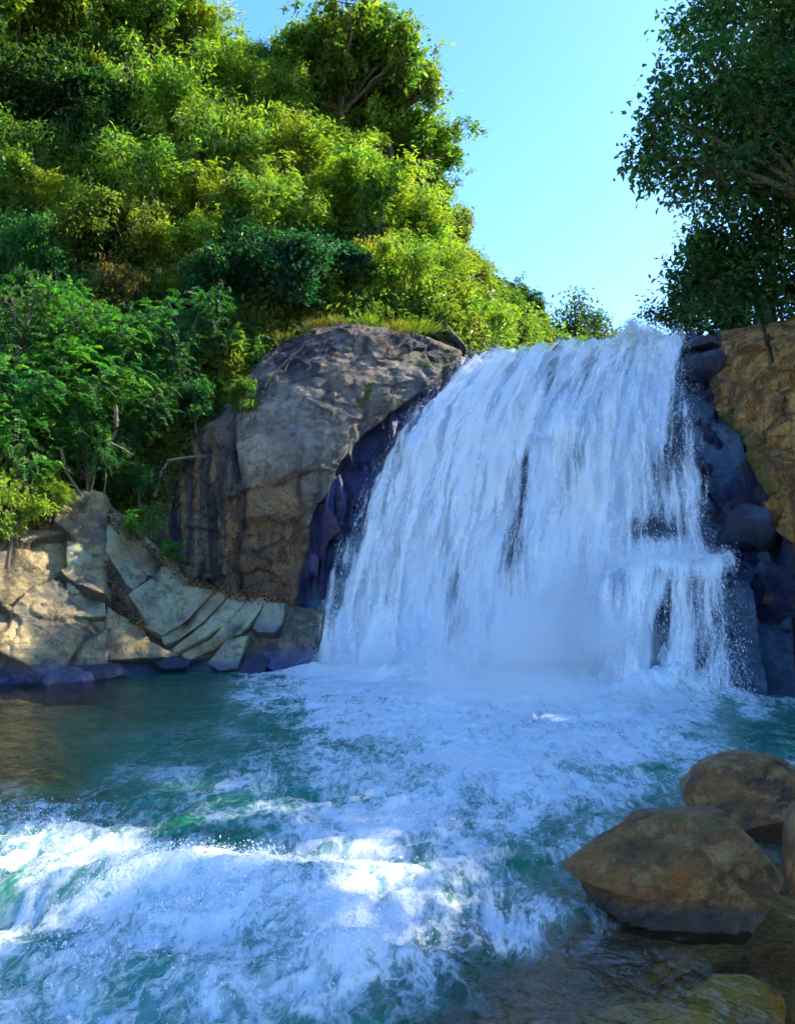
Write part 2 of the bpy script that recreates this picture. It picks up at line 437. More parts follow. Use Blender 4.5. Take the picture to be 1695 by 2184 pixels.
def fall_mat(name, ku=1.0, gain=5.0, seed=0.0, maxa=0.97):
    t = NT(name)
    uv = t.n("UVMap", uv_map="flow").outputs[0]
    cov = t.attr("cover")
    q = t.mapping(uv, (1, 1, 1), (0, 0, 0), (seed, seed * 1.7, 0))
    _, wc = t.noise(t.mapping(q, (1.0, 0.6, 1)), 1.6, 3, 0.5)
    qw = t.mix(0.17, q, wc)
    n0, _ = t.noise(t.mapping(qw, (1.0 * ku, 0.22, 1)), 1.0, 3, 0.5, 0.3)
    n1, _ = t.noise(t.mapping(qw, (2.8 * ku, 0.34, 1)), 1.0, 5, 0.6, 0.25)
    n2, _ = t.noise(t.mapping(qw, (9.5 * ku, 1.0, 1)), 1.0, 5, 0.62, 0.3)
    n3, _ = t.noise(t.mapping(qw, (30 * ku, 9, 1)), 1.0, 4, 0.7, 0.4)
    s = t.math('ADD', t.math('MULTIPLY', n1, 0.60), t.math('MULTIPLY', n2, 0.30))
    s = t.math('ADD', s, t.math('MULTIPLY', n3, 0.15))
    cv = t.math('ADD', cov, t.math('MULTIPLY', t.math('SUBTRACT', n0, 0.5), 1.25))
    a = t.math('ADD', t.math('MULTIPLY', t.math('SUBTRACT', s, 0.525), gain * 2.5), t.math('MULTIPLY', t.math('SUBTRACT', cv, 0.5), 3.2))
    a = t.mapr(t.math('ADD', a, 0.5), -0.25, 1.15)
    fb = t.bump(s, 0.7, 0.22)
    d = t.n("BsdfDiffuse"); t.put(d.inputs[0], t.mix(t.mapr(s, 0.42, 0.58), (0.72, 0.80, 0.86), (0.95, 0.96, 0.96))); t.link(fb, d.inputs["Normal"])
    tl = t.n("BsdfTranslucent"); tl.inputs[0].default_value = (0.80, 0.86, 0.90, 1)
    m = t.n("MixShader"); m.inputs[0].default_value = 0.25; t.link(d.outputs[0], m.inputs[1]); t.link(tl.outputs[0], m.inputs[2])
    tr = t.n("BsdfTransparent"); tr.inputs[0].default_value = (0.93, 0.96, 1.0, 1)
    o = t.n("MixShader"); t.put(o.inputs[0], t.math('MULTIPLY', a, maxa)); t.link(tr.outputs[0], o.inputs[1]); t.link(m.outputs[0], o.inputs[2])
    return t.done(o.outputs[0])

def drop_mat():
    t = NT("water_drops")
    d = t.n("BsdfDiffuse"); d.inputs[0].default_value = (0.88, 0.91, 0.93, 1)
    tl = t.n("BsdfTranslucent"); tl.inputs[0].default_value = (0.85, 0.9, 0.93, 1)
    m = t.n("MixShader"); m.inputs[0].default_value = 0.45; t.link(d.outputs[0], m.inputs[1]); t.link(tl.outputs[0], m.inputs[2])
    return t.done(m.outputs[0])

M = {}
M["dome"] = rock_mat("grey_brown_rock", (0.036, 0.033, 0.036), (0.145, 0.122, 0.096), (0.29, 0.24, 0.165), 1.0, 0.7, (0.020, 0.036, 0.125), 0.9, 0.9, layers=0.25, patch=(0.20, 0.12, 0.06))
M["slab"] = rock_mat("grey_green_slab_rock", (0.10, 0.10, 0.085), (0.27, 0.27, 0.19), (0.42, 0.41, 0.26), 2.2, 0.0, (0.022, 0.034, 0.09), 0.5, 0.6, lichen=(0.30, 0.35, 0.14))
M["slabdark"] = rock_mat("grey_green_bedrock", (0.05, 0.05, 0.042), (0.13, 0.125, 0.09), (0.22, 0.21, 0.14), 2.2, 0.0, (0.022, 0.034, 0.09), 0.8, 0.8, patch=(0.13, 0.085, 0.045))
M["tan"] = rock_mat("tan_rock", (0.085, 0.075, 0.06), (0.28, 0.215, 0.11), (0.43, 0.33, 0.16), 1.3, 0.0, (0.03, 0.042, 0.11), 0.8, 0.7, patch=(0.12, 0.115, 0.095))
M["crevice"] = rock_mat("crevice_rock", (0.020, 0.019, 0.018), (0.06, 0.05, 0.04), (0.11, 0.085, 0.055), 2.0, 0.0, (0.018, 0.024, 0.06), 0.8, 0.9)
M["cliff"] = rock_mat("ochre_cliff_rock", (0.13, 0.058, 0.015), (0.42, 0.195, 0.042), (0.56, 0.32, 0.105), 1.1, 0.45, (0.010, 0.015, 0.050), 1.0, 1.1, layers=0.8, patch=(0.15, 0.10, 0.055))
M["wet"] = rock_mat("wet_rock_sky_tint", (0.004, 0.005, 0.012), (0.014, 0.020, 0.048), (0.038, 0.058, 0.125), 1.8, 0.0, (0.012, 0.019, 0.058), 0.9, 1.0, rough=0.32, spec=0.7)  # wet rock with blue sky reflection put into its base colour
M["fallrock"] = rock_mat("teal_wet_rock", (0.02, 0.035, 0.05), (0.06, 0.10, 0.14), (0.13, 0.17, 0.20), 1.6, 0.0, (0.02, 0.03, 0.07), 0.6, 0.9, rough=0.4)
M["boulder"] = rock_mat("brown_boulder_rock", (0.014, 0.008, 0.004), (0.15, 0.062, 0.013), (0.34, 0.185, 0.060), 3.0, 0.0, (0.014, 0.010, 0.007), 0.35, 0.9, lichen=(0.26, 0.15, 0.05), rough=0.38, patch=(0.25, 0.088, 0.012), bdist=0.04)
M["stone"] = rock_mat("ochre_submerged_stone", (0.20, 0.11, 0.02), (0.48, 0.27, 0.04), (0.62, 0.40, 0.09), 2.4, 0.0, (0.2, 0.13, 0.03), 0.0, 0.5, bdist=0.03)
M["bed"] = simple_mat("river_bed_gravel", (0.20, 0.12, 0.03), (0.50, 0.30, 0.075), 4.0)
M["soil"] = simple_mat("hillside_soil", (0.035, 0.04, 0.015), (0.11, 0.085, 0.04), 1.5)
M["leaf"] = leaf_mat("leaf")
M["leaf_gloss"] = leaf_mat("glossy_leaf", 0.42, 0.5, 0.35)
M["bark"] = bark_mat("bark", (0.06, 0.045, 0.03), (0.16, 0.125, 0.085))
M["pale_bark"] = bark_mat("pale_bark", (0.30, 0.24, 0.16), (0.48, 0.42, 0.30))
M["dead_bark"] = bark_mat("dead_bark", (0.10, 0.075, 0.045), (0.24, 0.185, 0.11))
M["litter"] = leaf_mat("dry_leaf", 0.2, 0.8, 0.5)
M["pool"] = pool_mat()
M["fall_a"] = fall_mat("falling_water", 1.0, 3.2, 0.0)
M["fall_b"] = fall_mat("falling_froth", 1.3, 3.6, 7.3, 0.85)
M["drop"] = drop_mat()

def no_mask(n): return np.zeros(n)
def rock_attrs(P, wet=None, moss=None, stain_dark=None, joint=None, cell=None):
    z = np.zeros(P.shape[:2])
    return {"wet": z if wet is None else wet, "moss": z if moss is None else moss, "stain_dark": z if stain_dark is None else stain_dark, "joint": z if joint is None else joint, "cell": z + 0.2 if cell is None else cell}

# ------------------------------------------------------------------ ground, river bed, hillside
bedpts = np.array([  # px, py, depth of water
 (-300,1480,.2),(0,1480,.22),(0,1560,.30),(0,1640,.35),(-300,1650,.3),(150,1470,.35),(200,1560,.7),(80,1660,.4),(350,1480,.9),(300,1620,1.4),(100,1700,.9),(600,1500,1.8),(900,1600,2.2),(500,1700,2),
 (1300,1600,2),(1600,1540,1.8),(1690,1560,1.5),(0,1850,1.5),(400,1900,1.8),(800,1900,1.6),(1100,1850,1.2),(1200,1930,.7),(1300,2000,.35),(1500,2000,.26),(1690,1950,.22),(1000,2050,.6),
 (1100,2120,.35),(900,2120,.8),(700,2184,1.2),(300,2100,1.5),(0,2184,1.5),(1000,2184,.45),(1300,2100,.28),(1500,2150,.25),(1690,2100,.22),(1690,2184,.22),(1900,2184,.2),(1600,1750,.6)], float)
def shepard(pts, px, py, k=3.2, ys=1.7):
    num = 0; den = 0
    for x, y, v in pts:
        w = 1.0 / (((px - x) ** 2 + ((py - y) * ys) ** 2 + 900.0) ** (k / 2))
        num = num + w * v; den = den + w
    return num / den
def bed_depth(P):
    Q = P.copy(); Q[..., 2] = 0; Q[..., 1] = np.maximum(Q[..., 1], 2.2)
    px, py = proj(Q)
    return shepard(bedpts, px, py)
gx = np.linspace(-18, 14, 160); gy = np.linspace(-6, 19, 150)
G = np.stack(np.meshgrid(gx, gy), -1); G = np.concatenate([G, np.zeros(G.shape[:2] + (1,))], -1)
dep = bed_depth(G)
G[..., 2] = -dep + 0.10 * fbm(G * 0.9, 4) + 0.05 * fbm(G * 3.1 + 4, 3)
tag(grid_obj("riverbed", G, M["bed"]), "brown gravel river bed under the clear shallow water", "ground", kind="structure")
far = np.array([[[-900, -900, -3.0], [900, -900, -3.0]], [[-900, 1800, -3.0], [900, 1800, -3.0]]], float)
tag(grid_obj("ground", far, M["soil"]), "dark ground lying below and beyond the river valley", "ground", kind="structure")

H0 = [(-900,1280,10.5),(-300,1200,13),(0,1150,14.9),(200,1110,16.6),(340,1130,17.4),(480,930,18.1),(590,775,19.6),(760,722,20.8),(900,745,21.8),(1060,768,24),(1200,760,32),(1400,752,45)]
H1 = [(-900,900,12.8),(-300,880,14.8),(0,900,16),(200,900,17.2),(340,900,18),(490,820,18.9),(600,705,20.3),(770,672,21.8),(910,705,23),(1060,748,27),(1190,748,36),(1400,746,50)]
H2 = [(-900,520,16),(-300,550,18),(0,580,19.2),(200,600,20),(360,620,20.5),(520,600,21.3),(650,565,22.3),(800,570,24),(930,630,26),(1060,705,31),(1180,738,40),(1400,743,55)]
H3 = [(-900,120,20),(-300,180,22),(0,220,23),(200,250,23.8),(380,290,24.5),(550,340,25.3),(690,390,26.2),(840,470,28),(950,580,30),(1070,690,35),(1180,733,45),(1400,742,60)]
H4 = [(-900,-250,24),(-300,-200,25.7),(0,-130,26.5),(200,-60,27),(390,80,27.8),(560,210,28.5),(700,310,29.5),(850,450,31),(960,570,33),(1080,685,38),(1180,731,48),(1400,742,65)]
HC = np.array([[W(*c) for c in r] for r in (H0, H1, H2, H3, H4)])
back = HC[-1:] + np.array([-2.0, 9.0, -4.0]); back2 = HC[-1:] + np.array([-5.0, 40.0, -16.0])
HC = np.concatenate([HC, back, back2])
HILL = crom(crom(HC, 110, 0), 150, 1)
HILL += grid_normals(HILL)[..., None, :].squeeze(2) * (0.5 * fbm(HILL * 0.45, 4))[..., None]
tag(grid_obj("hillside", HILL, M["soil"]), "steep soil slope of the jungle hillside above the rocks", "hillside", kind="structure")
_hp = proj(HILL[:80].reshape(-1, 3)); _hv = HILL[:80].reshape(-1, 3)
def on_hill(px, py):
    k = np.argmin((_hp[0] - px) ** 2 + (_hp[1] - py) ** 2 + (_hv[:, 1] > 60) * 1e6)
    return _hv[k]

# bank beyond the cliff, where the added shading trees stand
RB = np.array([
 [W(1452,735,16.2), W(1560,725,16.0), W(1800,720,15.0), W(2100,700,14), np.array([13.5,9.0,7.0]), np.array([13.0,4.0,5.5]), np.array([12.0,-3.0,4.5])],
 [W(1440,738,18.5), W(1580,722,18.5), W(1850,690,18), W(2100,650,18), np.array([18.5,11.0,9.5]), np.array([18,4.0,7.5]), np.array([17.0,-3.0,6.5])],
 [W(1420,742,26), W(1600,715,26), W(1900,650,26), W(2200,600,26), np.array([28,14.0,13]), np.array([27,4.0,11.5]), np.array([26,-3.0,10])],
 [W(1380,745,48), W(1600,715,48), W(2000,640,48), W(2400,560,48), np.array([60,30.0,20]), np.array([55,4.0,18]), np.array([50,-3.0,17])]])
RBP = crom(crom(RB, 40, 0), 60, 1)
RBP[..., 2] += 0.3 * fbm(RBP * 0.5, 3)
tag(grid_obj("river_bank_ground", RBP, M["soil"]), "wooded ground on the plateau above the ochre cliff", "ground", kind="structure")
exec_after = []

# ------------------------------------------------------------------ rock dome beside the falls
D0 = [(300,1260,16.9),(400,1300,16.7),(500,1330,16.5),(600,1350,16.3),(680,1400,16.1),(760,1430,16.2),(900,1440,16.2),(1050,1460,15.6)]
D1 = [(320,1130,17.0),(410,1160,16.85),(500,1190,16.55),(600,1200,16.45),(680,1205,16.5),(760,1220,16.75),(900,1230,16.6),(1050,1240,16.2)]
D2 = [(335,1020,17.2),(420,1040,16.9),(505,1050,16.5),(610,1060,16.15),(710,1060,16.4),(800,1060,16.95),(930,1060,17.0),(1060,1060,16.6)]
D3 = [(360,955,17.5),(440,950,17.2),(510,940,16.7),(620,930,16.3),(730,940,16.55),(830,940,17.2),(960,930,17.3),(1080,930,17.0)]
D4 = [(470,890,17.9),(520,860,17.5),(570,840,17.0),(660,830,16.75),(770,840,16.9),(870,860,17.3),(1000,850,17.6),(1110,840,17.5)]
D5 = [(535,800,18.3),(580,775,17.9),(630,765,17.5),(710,755,17.35),(810,768,17.5),(920,795,17.7),(1040,800,17.9),(1130,790,17.9)]
D6 = [(585,750,19.2),(630,728,18.8),(680,712,18.4),(760,699,18.3),(860,714,18.4),(960,745,18.5),(1060,772,18.6),(1150,775,18.6)]
D7 = [(590,765,21),(640,745,21),(690,728,21),(770,718,21),(870,733,21),(970,760,21),(1080,782,21),(1160,785,21)]
DP = loft([D0, D1, D2, D3, D4, D5, D6, D7], 320, 280)
px, py = proj(DP); N = grid_normals(DP)
crease = np.exp(-((px - (502 + 8 * np.sin(py / 40))) / 9) ** 2) * sstep(870, 930, py)
edge = np.interp(py, [760, 850, 900, 950, 1000, 1100, 1250, 1400], [985, 880, 815, 755, 725, 675, 635, 640]) + 14 * fbm(np.stack([px * 0 + 3, py / 60, py * 0], -1), 3)
strip = sstep(-6, 10, px - edge)
over = sstep(1095, 1125, py + 12 * fbm(np.stack([px / 30, py / 200, px * 0], -1), 3)) * sstep(495, 515, px) * (1 - strip) * (1 - sstep(625, 660, px))
panel = sstep(492, 508, 1000 - px) * sstep(930, 960, py)
fa, fj, fc = facets(DP, (2.4, 2.4, 0.9), 0.30, 0.40, 3, 0.35)
fb_, fj2, _ = facets(DP, (0.6, 0.6, 0.55), 0.14, 0.10, 8, 0.6)
fb2, fj3, _ = facets(DP, (1.5, 1.5, 1.9), 0.05, 0.06, 28, 0.5)
fb3, _, _ = facets(DP, (4.0, 4.0, 5.0), 0.025, 0.035, 38, 0.5)
fb_ = fb_ + fb2 * sstep(-0.3, 0.2, fbm(DP * 0.8 + 7, 2)) + fb3
fj2 = np.maximum(fj2, fj3 * 0.8)
disp = 0.08 * fbm(DP * 0.8, 5) + 0.03 * ridged(DP * 1.7, 4) - 0.22 * crease - 0.35 * strip - 0.22 * over - 0.15 * panel
disp += strip * (fa + 0.06 * fbm(DP * 4, 3)) + (1 - strip) * fb_
l1 = np.abs(np.sin((px * 0.25 + py) / 34 + 3.0 * fbm(DP * 0.6, 3)))
disp -= (1 - strip) * 0.05 * (l1 < 0.12)
DP2 = DP + N * disp[..., None]
stain_dark = np.clip(over * (0.75 + 0.9 * fbm(np.stack([px / 16, py / 220, px * 0], -1), 4)) + panel * (0.55 + 1.0 * fbm(np.stack([px / 22, py / 250, px * 0 + 4], -1), 4))
                + 1.0 * sstep(-0.02, 0.22, fbm(np.stack([px / 90, py / 45, px * 0 + 9], -1), 5) + 0.25 * gauss2(px, py, 640, 775, 70, 50)) * (1 - sstep(770, 850, py)) + 0.9 * crease + sstep(1205, 1260, py) * 0.5, 0, 1)  # crease and foot of the dome are darkened as well
moss = np.clip(np.exp(-((px - 930 - (py - 790) * -0.4) / 45) ** 2 - ((py - 775) / 28) ** 2) * 1.3
               + np.exp(-((px - (790 - (py - 820) * 0.35)) / 9) ** 2) * sstep(790, 815, py) * (1 - sstep(860, 880, py)) + 0.8 * np.exp(-((px - 850) / 60) ** 2 - ((py - 930 + (px - 850) * .25) / 8) ** 2), 0, 1)
wet = np.clip(strip * 1.0 + 0.35 * sstep(840, 900, px) * sstep(760, 800, py) * (1 - strip), 0, 1)
vst = fbm(np.stack([px / 15, py / 260, px * 0 + 2], -1), 4)
ra_warm = np.clip(sstep(985, 1060, py) * sstep(495, 515, px) * (1 - sstep(620, 680, px)) * 0.9 + panel * sstep(0.02, 0.25, vst) * 1.2 + over * sstep(0.0, 0.2, vst), 0, 1) * (1 - strip)
ra_pale = np.clip(gauss2(px, py, 640, 910, 130, 110) * 0.9 + gauss2(px, py, 850, 830, 90, 50) * 0.6, 0, 1) * (1 - strip)
stain_dark = np.clip(stain_dark - 0.6 * ra_warm * (over + panel), 0, 1)
dome_at = {"warm": ra_warm, "pale": ra_pale}
dome = grid_obj("rock_outcrop", DP2, M["dome"], attrs=dict(dome_at) | rock_attrs(DP, wet, moss, stain_dark, np.clip(strip * fj + (1 - strip) * fj2 * 0.6 * sstep(-0.05, 0.2, fbm(DP * 1.1, 3)), 0, 1), fc))
tag(dome, "big rounded grey brown rock dome with dark water stains beside the waterfall", "rock")

# ------------------------------------------------------------------ waterfall rock face
T = [
 [(900,800,19.2),(1000,785,19.0),(1090,770,18.8),(1180,762,18.6),(1270,757,18.3),(1340,752,18.0),(1400,745,17.8),(1465,742,17.4),(1530,738,17.2)],
 [(890,805,18.2),(1000,775,17.9),(1090,757,17.6),(1180,748,17.3),(1270,743,17.0),(1340,735,16.6),(1400,724,16.3),(1465,720,15.9),(1530,715,15.8)],
 [(800,880,17.9),(905,850,17.5),(1010,835,16.9),(1120,825,16.5),(1220,820,16.2),(1310,815,15.9),(1400,810,15.6),(1472,805,15.2),(1560,800,15.0)],
 [(740,960,17.4),(832,955,17.0),(950,945,16.3),(1070,940,15.8),(1180,935,15.4),(1290,930,15.1),(1400,925,14.8),(1485,915,14.5),(1580,910,14.2)],
 [(680,1085,17.0),(775,1080,16.6),(905,1075,15.9),(1040,1075,15.4),(1170,1075,15.0),(1290,1075,14.6),(1410,1065,14.2),(1500,1055,13.8),(1600,1050,13.4)],
 [(650,1205,16.7),(733,1200,16.3),(870,1200,15.6),(1015,1205,15.1),(1155,1205,14.6),(1290,1200,14.1),(1420,1190,13.5),(1535,1185,13.0),(1640,1180,12.6)],
 [(620,1315,16.4),(705,1310,16.0),(845,1320,15.4),(1000,1330,14.8),(1150,1330,14.2),(1290,1320,13.6),(1430,1300,13.0),(1565,1290,12.6),(1680,1290,12.2)],
 [(600,1428,16.0),(660,1430,15.6),(820,1442,14.7),(990,1456,13.8),(1150,1466,13.1),(1300,1478,12.4),(1440,1488,11.9),(1590,1495,11.6),(1700,1500,11.4)],
 [(590,1500,16.0),(650,1500,15.5),(810,1510,14.6),(985,1530,13.7),(1150,1540,13.0),(1300,1560,12.3),(1440,1570,11.8),(1590,1580,11.5),(1700,1590,11.3)]]
FP = loft(T, 150, 160); FN = grid_normals(FP)
fa, fj, _ = facets(FP, 1.1, 0.22, 0.12, 5)
FR = FP + FN * (-0.36 + fa + 0.15 * fbm(FP * 1.1, 4))[..., None]
tag(grid_obj("waterfall_rock_face", FR, M["fallrock"], attrs=rock_attrs(FP)), "dark wet rock face showing through gaps in the falling water", "rock")

# ------------------------------------------------------------------ waterfall
fall_root = empty("waterfall", tuple(W(1150, 1466, 13.1)))
tag(fall_root, "broad white waterfall pouring over the rock face into the pool", "waterfall")
def child_at(o, root):
    o.parent = root; o.matrix_parent_inverse = root.matrix_world.inverted() if False else o.matrix_parent_inverse
    o.location = -Vector(root.location); return o
def arc_uv(P):
    du = np.linalg.norm(np.diff(P, axis=1), axis=-1); u = np.concatenate([np.zeros((P.shape[0], 1)), np.cumsum(du, 1)], 1)
    u = u - u[:, u.shape[1] // 2][:, None]
    u = 0.45 * u + 0.55 * u[P.shape[0] // 2][None, :]
    dv = np.linalg.norm(np.diff(P, axis=0), axis=-1); v = np.concatenate([np.zeros((1, P.shape[1])), np.cumsum(dv, 0)], 0)
    return np.stack([u, v], -1)
LE = ([700, 760, 850, 955, 1080, 1200, 1310, 1430, 1600], [1030, 1018, 905, 832, 772, 732, 702, 655, 640])
RE = ([700, 720, 805, 915, 1055, 1130, 1185, 1215, 1290, 1400, 1495, 1600], [1462, 1464, 1474, 1490, 1506, 1512, 1530, 1548, 1566, 1578, 1592, 1600])
def fall_cover(px, py, base):
    nz = np.stack([px / 60, py / 150, px * 0], -1)
    w = 14 * fbm(nz, 4) + 8 * fbm(nz * 4, 2)
    l = px - np.interp(py, *LE) + w; r = np.interp(py, *RE) - px + w
    c = base * np.ones_like(px)
    c *= 0.25 + 0.75 * sstep(-6, 40, l)
    c *= 0.30 + 0.70 * sstep(-5, 40, r)
    c = np.where((l < -12) | (r < -12), -0.4, c)
    # darker gaps where the rock shows
    g = 0.46 * gauss2(px, py, 1175 - (py - 800) * 0.25, 800, 22, 55) + 0.30 * gauss2(px, py, 1118, 1010, 20, 95) + 0.30 * gauss2(px, py, 1225, 1010, 20, 75) \
        + 0.18 * gauss2(px, py, 1165, 1030, 30, 50) + 0.24 * gauss2(px, py, 1085, 1180, 40, 90) + 0.2 * gauss2(px, py, 960, 1180, 30, 70) + 0.40 * gauss2(px, py, 1435, 960, 38, 150) \
        + 0.18 * gauss2(px, py, 1440, 790, 18, 60) + 0.24 * gauss2(px, py, 1020, 1340, 60, 50) + 0.17 * gauss2(px, py, 900, 1240, 60, 50) + 0.22 * gauss2(px, py, 990, 830, 40, 14) \
        + 0.36 * gauss2(px, py, 1395, 1135, 45, 25) + 0.28 * gauss2(px, py, 1460, 1140, 40, 45) + 0.2 * gauss2(px, py, 1215, 860, 16, 60)
    c -= g * 1.0
    c += 0.25 * gauss2(px, py, 1160, 935, 60, 12) + 0.12 * (py > 1380)
    return np.clip(c, -0.5, 1.0)
def sheet(name, ctrl, nu, nv, off, amp, mat, base, cover=fall_cover, uoff=0.0):
    P = loft(ctrl, nu, nv); N = grid_normals(P); px, py = proj(P)
    uv = arc_uv(P); q = np.stack([uv[..., 0] * 1.7 + uoff, uv[..., 1] * 0.45, uv[..., 0] * 0 + uoff], -1)
    q2 = np.stack([uv[..., 0] * 5 + uoff, uv[..., 1] * 1.6, uv[..., 0] * 0 + uoff + 5], -1)
    P = P + N * (off + amp * fbm(q, 4) + amp * 0.45 * fbm(q2, 3))[..., None]
    c = cover(px, py, base)
    o = grid_obj(name, P, mat, attrs={"cover": c}, uv=uv)
    child_at(o, fall_root)
    return P, N, c
S1 = sheet("water_sheet", T[1:], 260, 300, 0.02, 0.34, M["fall_a"], 0.80)
S2 = sheet("froth_sheet", T[1:], 220, 260, 0.20, 0.36, M["fall_b"], 0.55, uoff=3.1)
LC = [
 [(1270,1260,13.4),(1330,1225,13.2),(1400,1208,12.95),(1480,1198,12.8),(1550,1200,12.7),(1600,1215,12.6)],
 [(1270,1290,13.0),(1330,1260,12.7),(1400,1240,12.4),(1490,1226,12.25),(1562,1228,12.15),(1615,1240,12.1)],
 [(1270,1390,12.5),(1330,1380,12.3),(1400,1375,12.0),(1490,1370,11.8),(1575,1370,11.65),(1630,1370,11.6)],
 [(1265,1480,12.0),(1330,1484,11.8),(1400,1488,11.6),(1490,1492,11.4),(1590,1497,11.2),(1640,1500,11.1)],
 [(1265,1520,12.0),(1330,1524,11.8),(1400,1528,11.6),(1490,1532,11.4),(1590,1537,11.2),(1640,1540,11.1)]]
LR = loft(LC, 90, 80); LN = grid_normals(LR)
F1, F2, CI = worley(LR * 1.6)
LRR = LR + LN * (-0.22 + 0.2 * (CI - 0.5) + 0.1 * fbm(LR * 2, 3))[..., None]
tag(grid_obj("ledge_rock", LRR, M["fallrock"], attrs=rock_attrs(LR)), "dark wet rock step behind the lowest curtain of the waterfall", "rock")
def low_cover(px, py, base):
    w = 12 * fbm(np.stack([px / 40, py / 120, px * 0], -1), 4)
    r = np.interp(py, *RE) - px + w; l = px - 1290 + w * 2
    c = base * np.ones_like(px) * sstep(-70, 110, l + 30 * fbm(np.stack([px / 70, py / 60, px * 0 + 3], -1), 3)) * (0.25 + 0.75 * sstep(-10, 60, r)); c = np.where(r < -14, -0.4, c)
    c -= 0.52 * gauss2(px, py, 1405 - (py - 1360) * 0.12, 1365, 24, 85) + 0.30 * gauss2(px, py, 1395, 1460, 22, 40) + 0.33 * gauss2(px, py, 1500, 1420, 26, 60) + 0.16 * gauss2(px, py, 1540, 1330, 22, 80)
    c += 0.35 * (1 - sstep(1205, 1245, py)) - 0.0
    return np.clip(c, -0.5, 1)
S3 = sheet("lower_curtain", LC, 120, 120, 0.05, 0.10, M["fall_a"], 0.74, low_cover, 9.2)
S4 = sheet("curtain_froth", LC, 120, 120, 0.16, 0.14, M["fall_b"], 0.50, low_cover, 5.4)

# flying drops along the sheets
def drops(name, sheets, count, size, spread, edge_boost=2.0):
    pos = []; dr = []
    for (P, N, c), n in zip(sheets, count):
        nv, nu = c.shape
        c = np.clip(c, 0, 1); c = np.where(c > 0.16, c, 0)
        w = (c * (1 - c) * 2 + 0.15 * c).ravel(); w /= w.sum()
        k = RNG.choice(nv * nu, n, p=w); i, j = np.divmod(k, nu)
        i2 = np.minimum(i + 1, nv - 1); i0 = np.maximum(i2 - 1, 0)
        base = P[i, j] + RNG.normal(size=(n, 3)) * np.array([0.05, 0.04, 0.05])
        out = np.abs(RNG.normal(size=n)) * spread
        pos.append(base + N[i, j] * out[:, None]); dr.append(unit(P[i2, j] - P[i0, j]) + RNG.normal(size=(n, 3)) * 0.22)
    pos = np.concatenate(pos); dr = np.concatenate(dr)
    n = len(pos); s = size * RNG.lognormal(0, 0.5, n)
    nr = unit(np.array([0, 0, CAM_H]) - pos) + RNG.normal(size=(n, 3)) * 0.5
    me = leaf_mesh(name, pos, dr, nr, s * RNG.uniform(1.2, 5.0, n), s * 0.8, RNG.random(n), 0.1)
    o = obj(name, me, M["drop"]); o["kind"] = "stuff"
    return child_at(o, fall_root)
drops("flying_drops", [S1, S2, S3, S4], [30000, 34000, 10000, 12000], 0.0062, 0.10)

def cloud(n, pts, power=1.0):
    """random points in a set of soft balls (px, py, d, radius px, weight)"""
    w = np.array([p[4] for p in pts], float); w /= w.sum()
    k = RNG.choice(len(pts), n, p=w); A = np.array([W(p[0], p[1], p[2]) for p in pts]); R = np.array([p[3] / FPX * p[2] for p in pts])
    v = RNG.normal(size=(n, 3)); v = unit(v) * (RNG.random(n) ** power)[:, None]
    return A[k] + v * R[k][:, None]
def spray(name, n, pts, size, parent, power=0.8):
    p = cloud(n, pts, power); dr = RNG.normal(size=(n, 3)) + np.array([0, 0, 0.4]); s = size * RNG.lognormal(0, 0.45, n)
    me = leaf_mesh(name, p, dr, RNG.normal(size=(n, 3)), s * 1.6, s, RNG.random(n), 0.1)
    o = obj(name, me, M["drop"]); o["kind"] = "stuff"
    return child_at(o, parent) if parent else o
spray("lip_splash", 14000, [(1345,705,16.4,26,1.2),(1370,715,16.3,32,1.6),(1325,728,16.5,20,.8),(1400,722,16.2,30,1.2),(1345,690,16.4,16,.4),(1300,738,16.6,24,.6),(1440,722,16.0,24,.6)], 0.012, fall_root)
spray("ledge_splash", 9000, [(1130,940,15.5,26,1),(1180,936,15.3,30,1.2),(1230,945,15.1,20,.6),(1340,1205,12.9,36,1.2),(1410,1195,12.6,40,1.6),(1480,1190,12.4,36,1.3),(1545,1198,12.2,26,.8),(1300,1120,13.8,40,.8),(1360,1100,13.7,40,.8)], 0.009, fall_root)
spray("base_splash", 60000, [(720,1425,15.2,45,1),(820,1430,14.6,60,1.3),(940,1440,14,70,1.5),(1050,1440,13.5,90,2.4),(1150,1440,13,110,3),(1250,1450,12.6,100,2.4),(1340,1470,12.0,60,1.2),(1450,1488,11.5,30,.7),(1560,1492,11.2,24,.5),(1120,1350,13.6,110,1.5),(1210,1330,13.4,100,1.3),(1180,1250,13.9,90,.7),(670,1415,15.5,30,.5)], 0.011, fall_root)

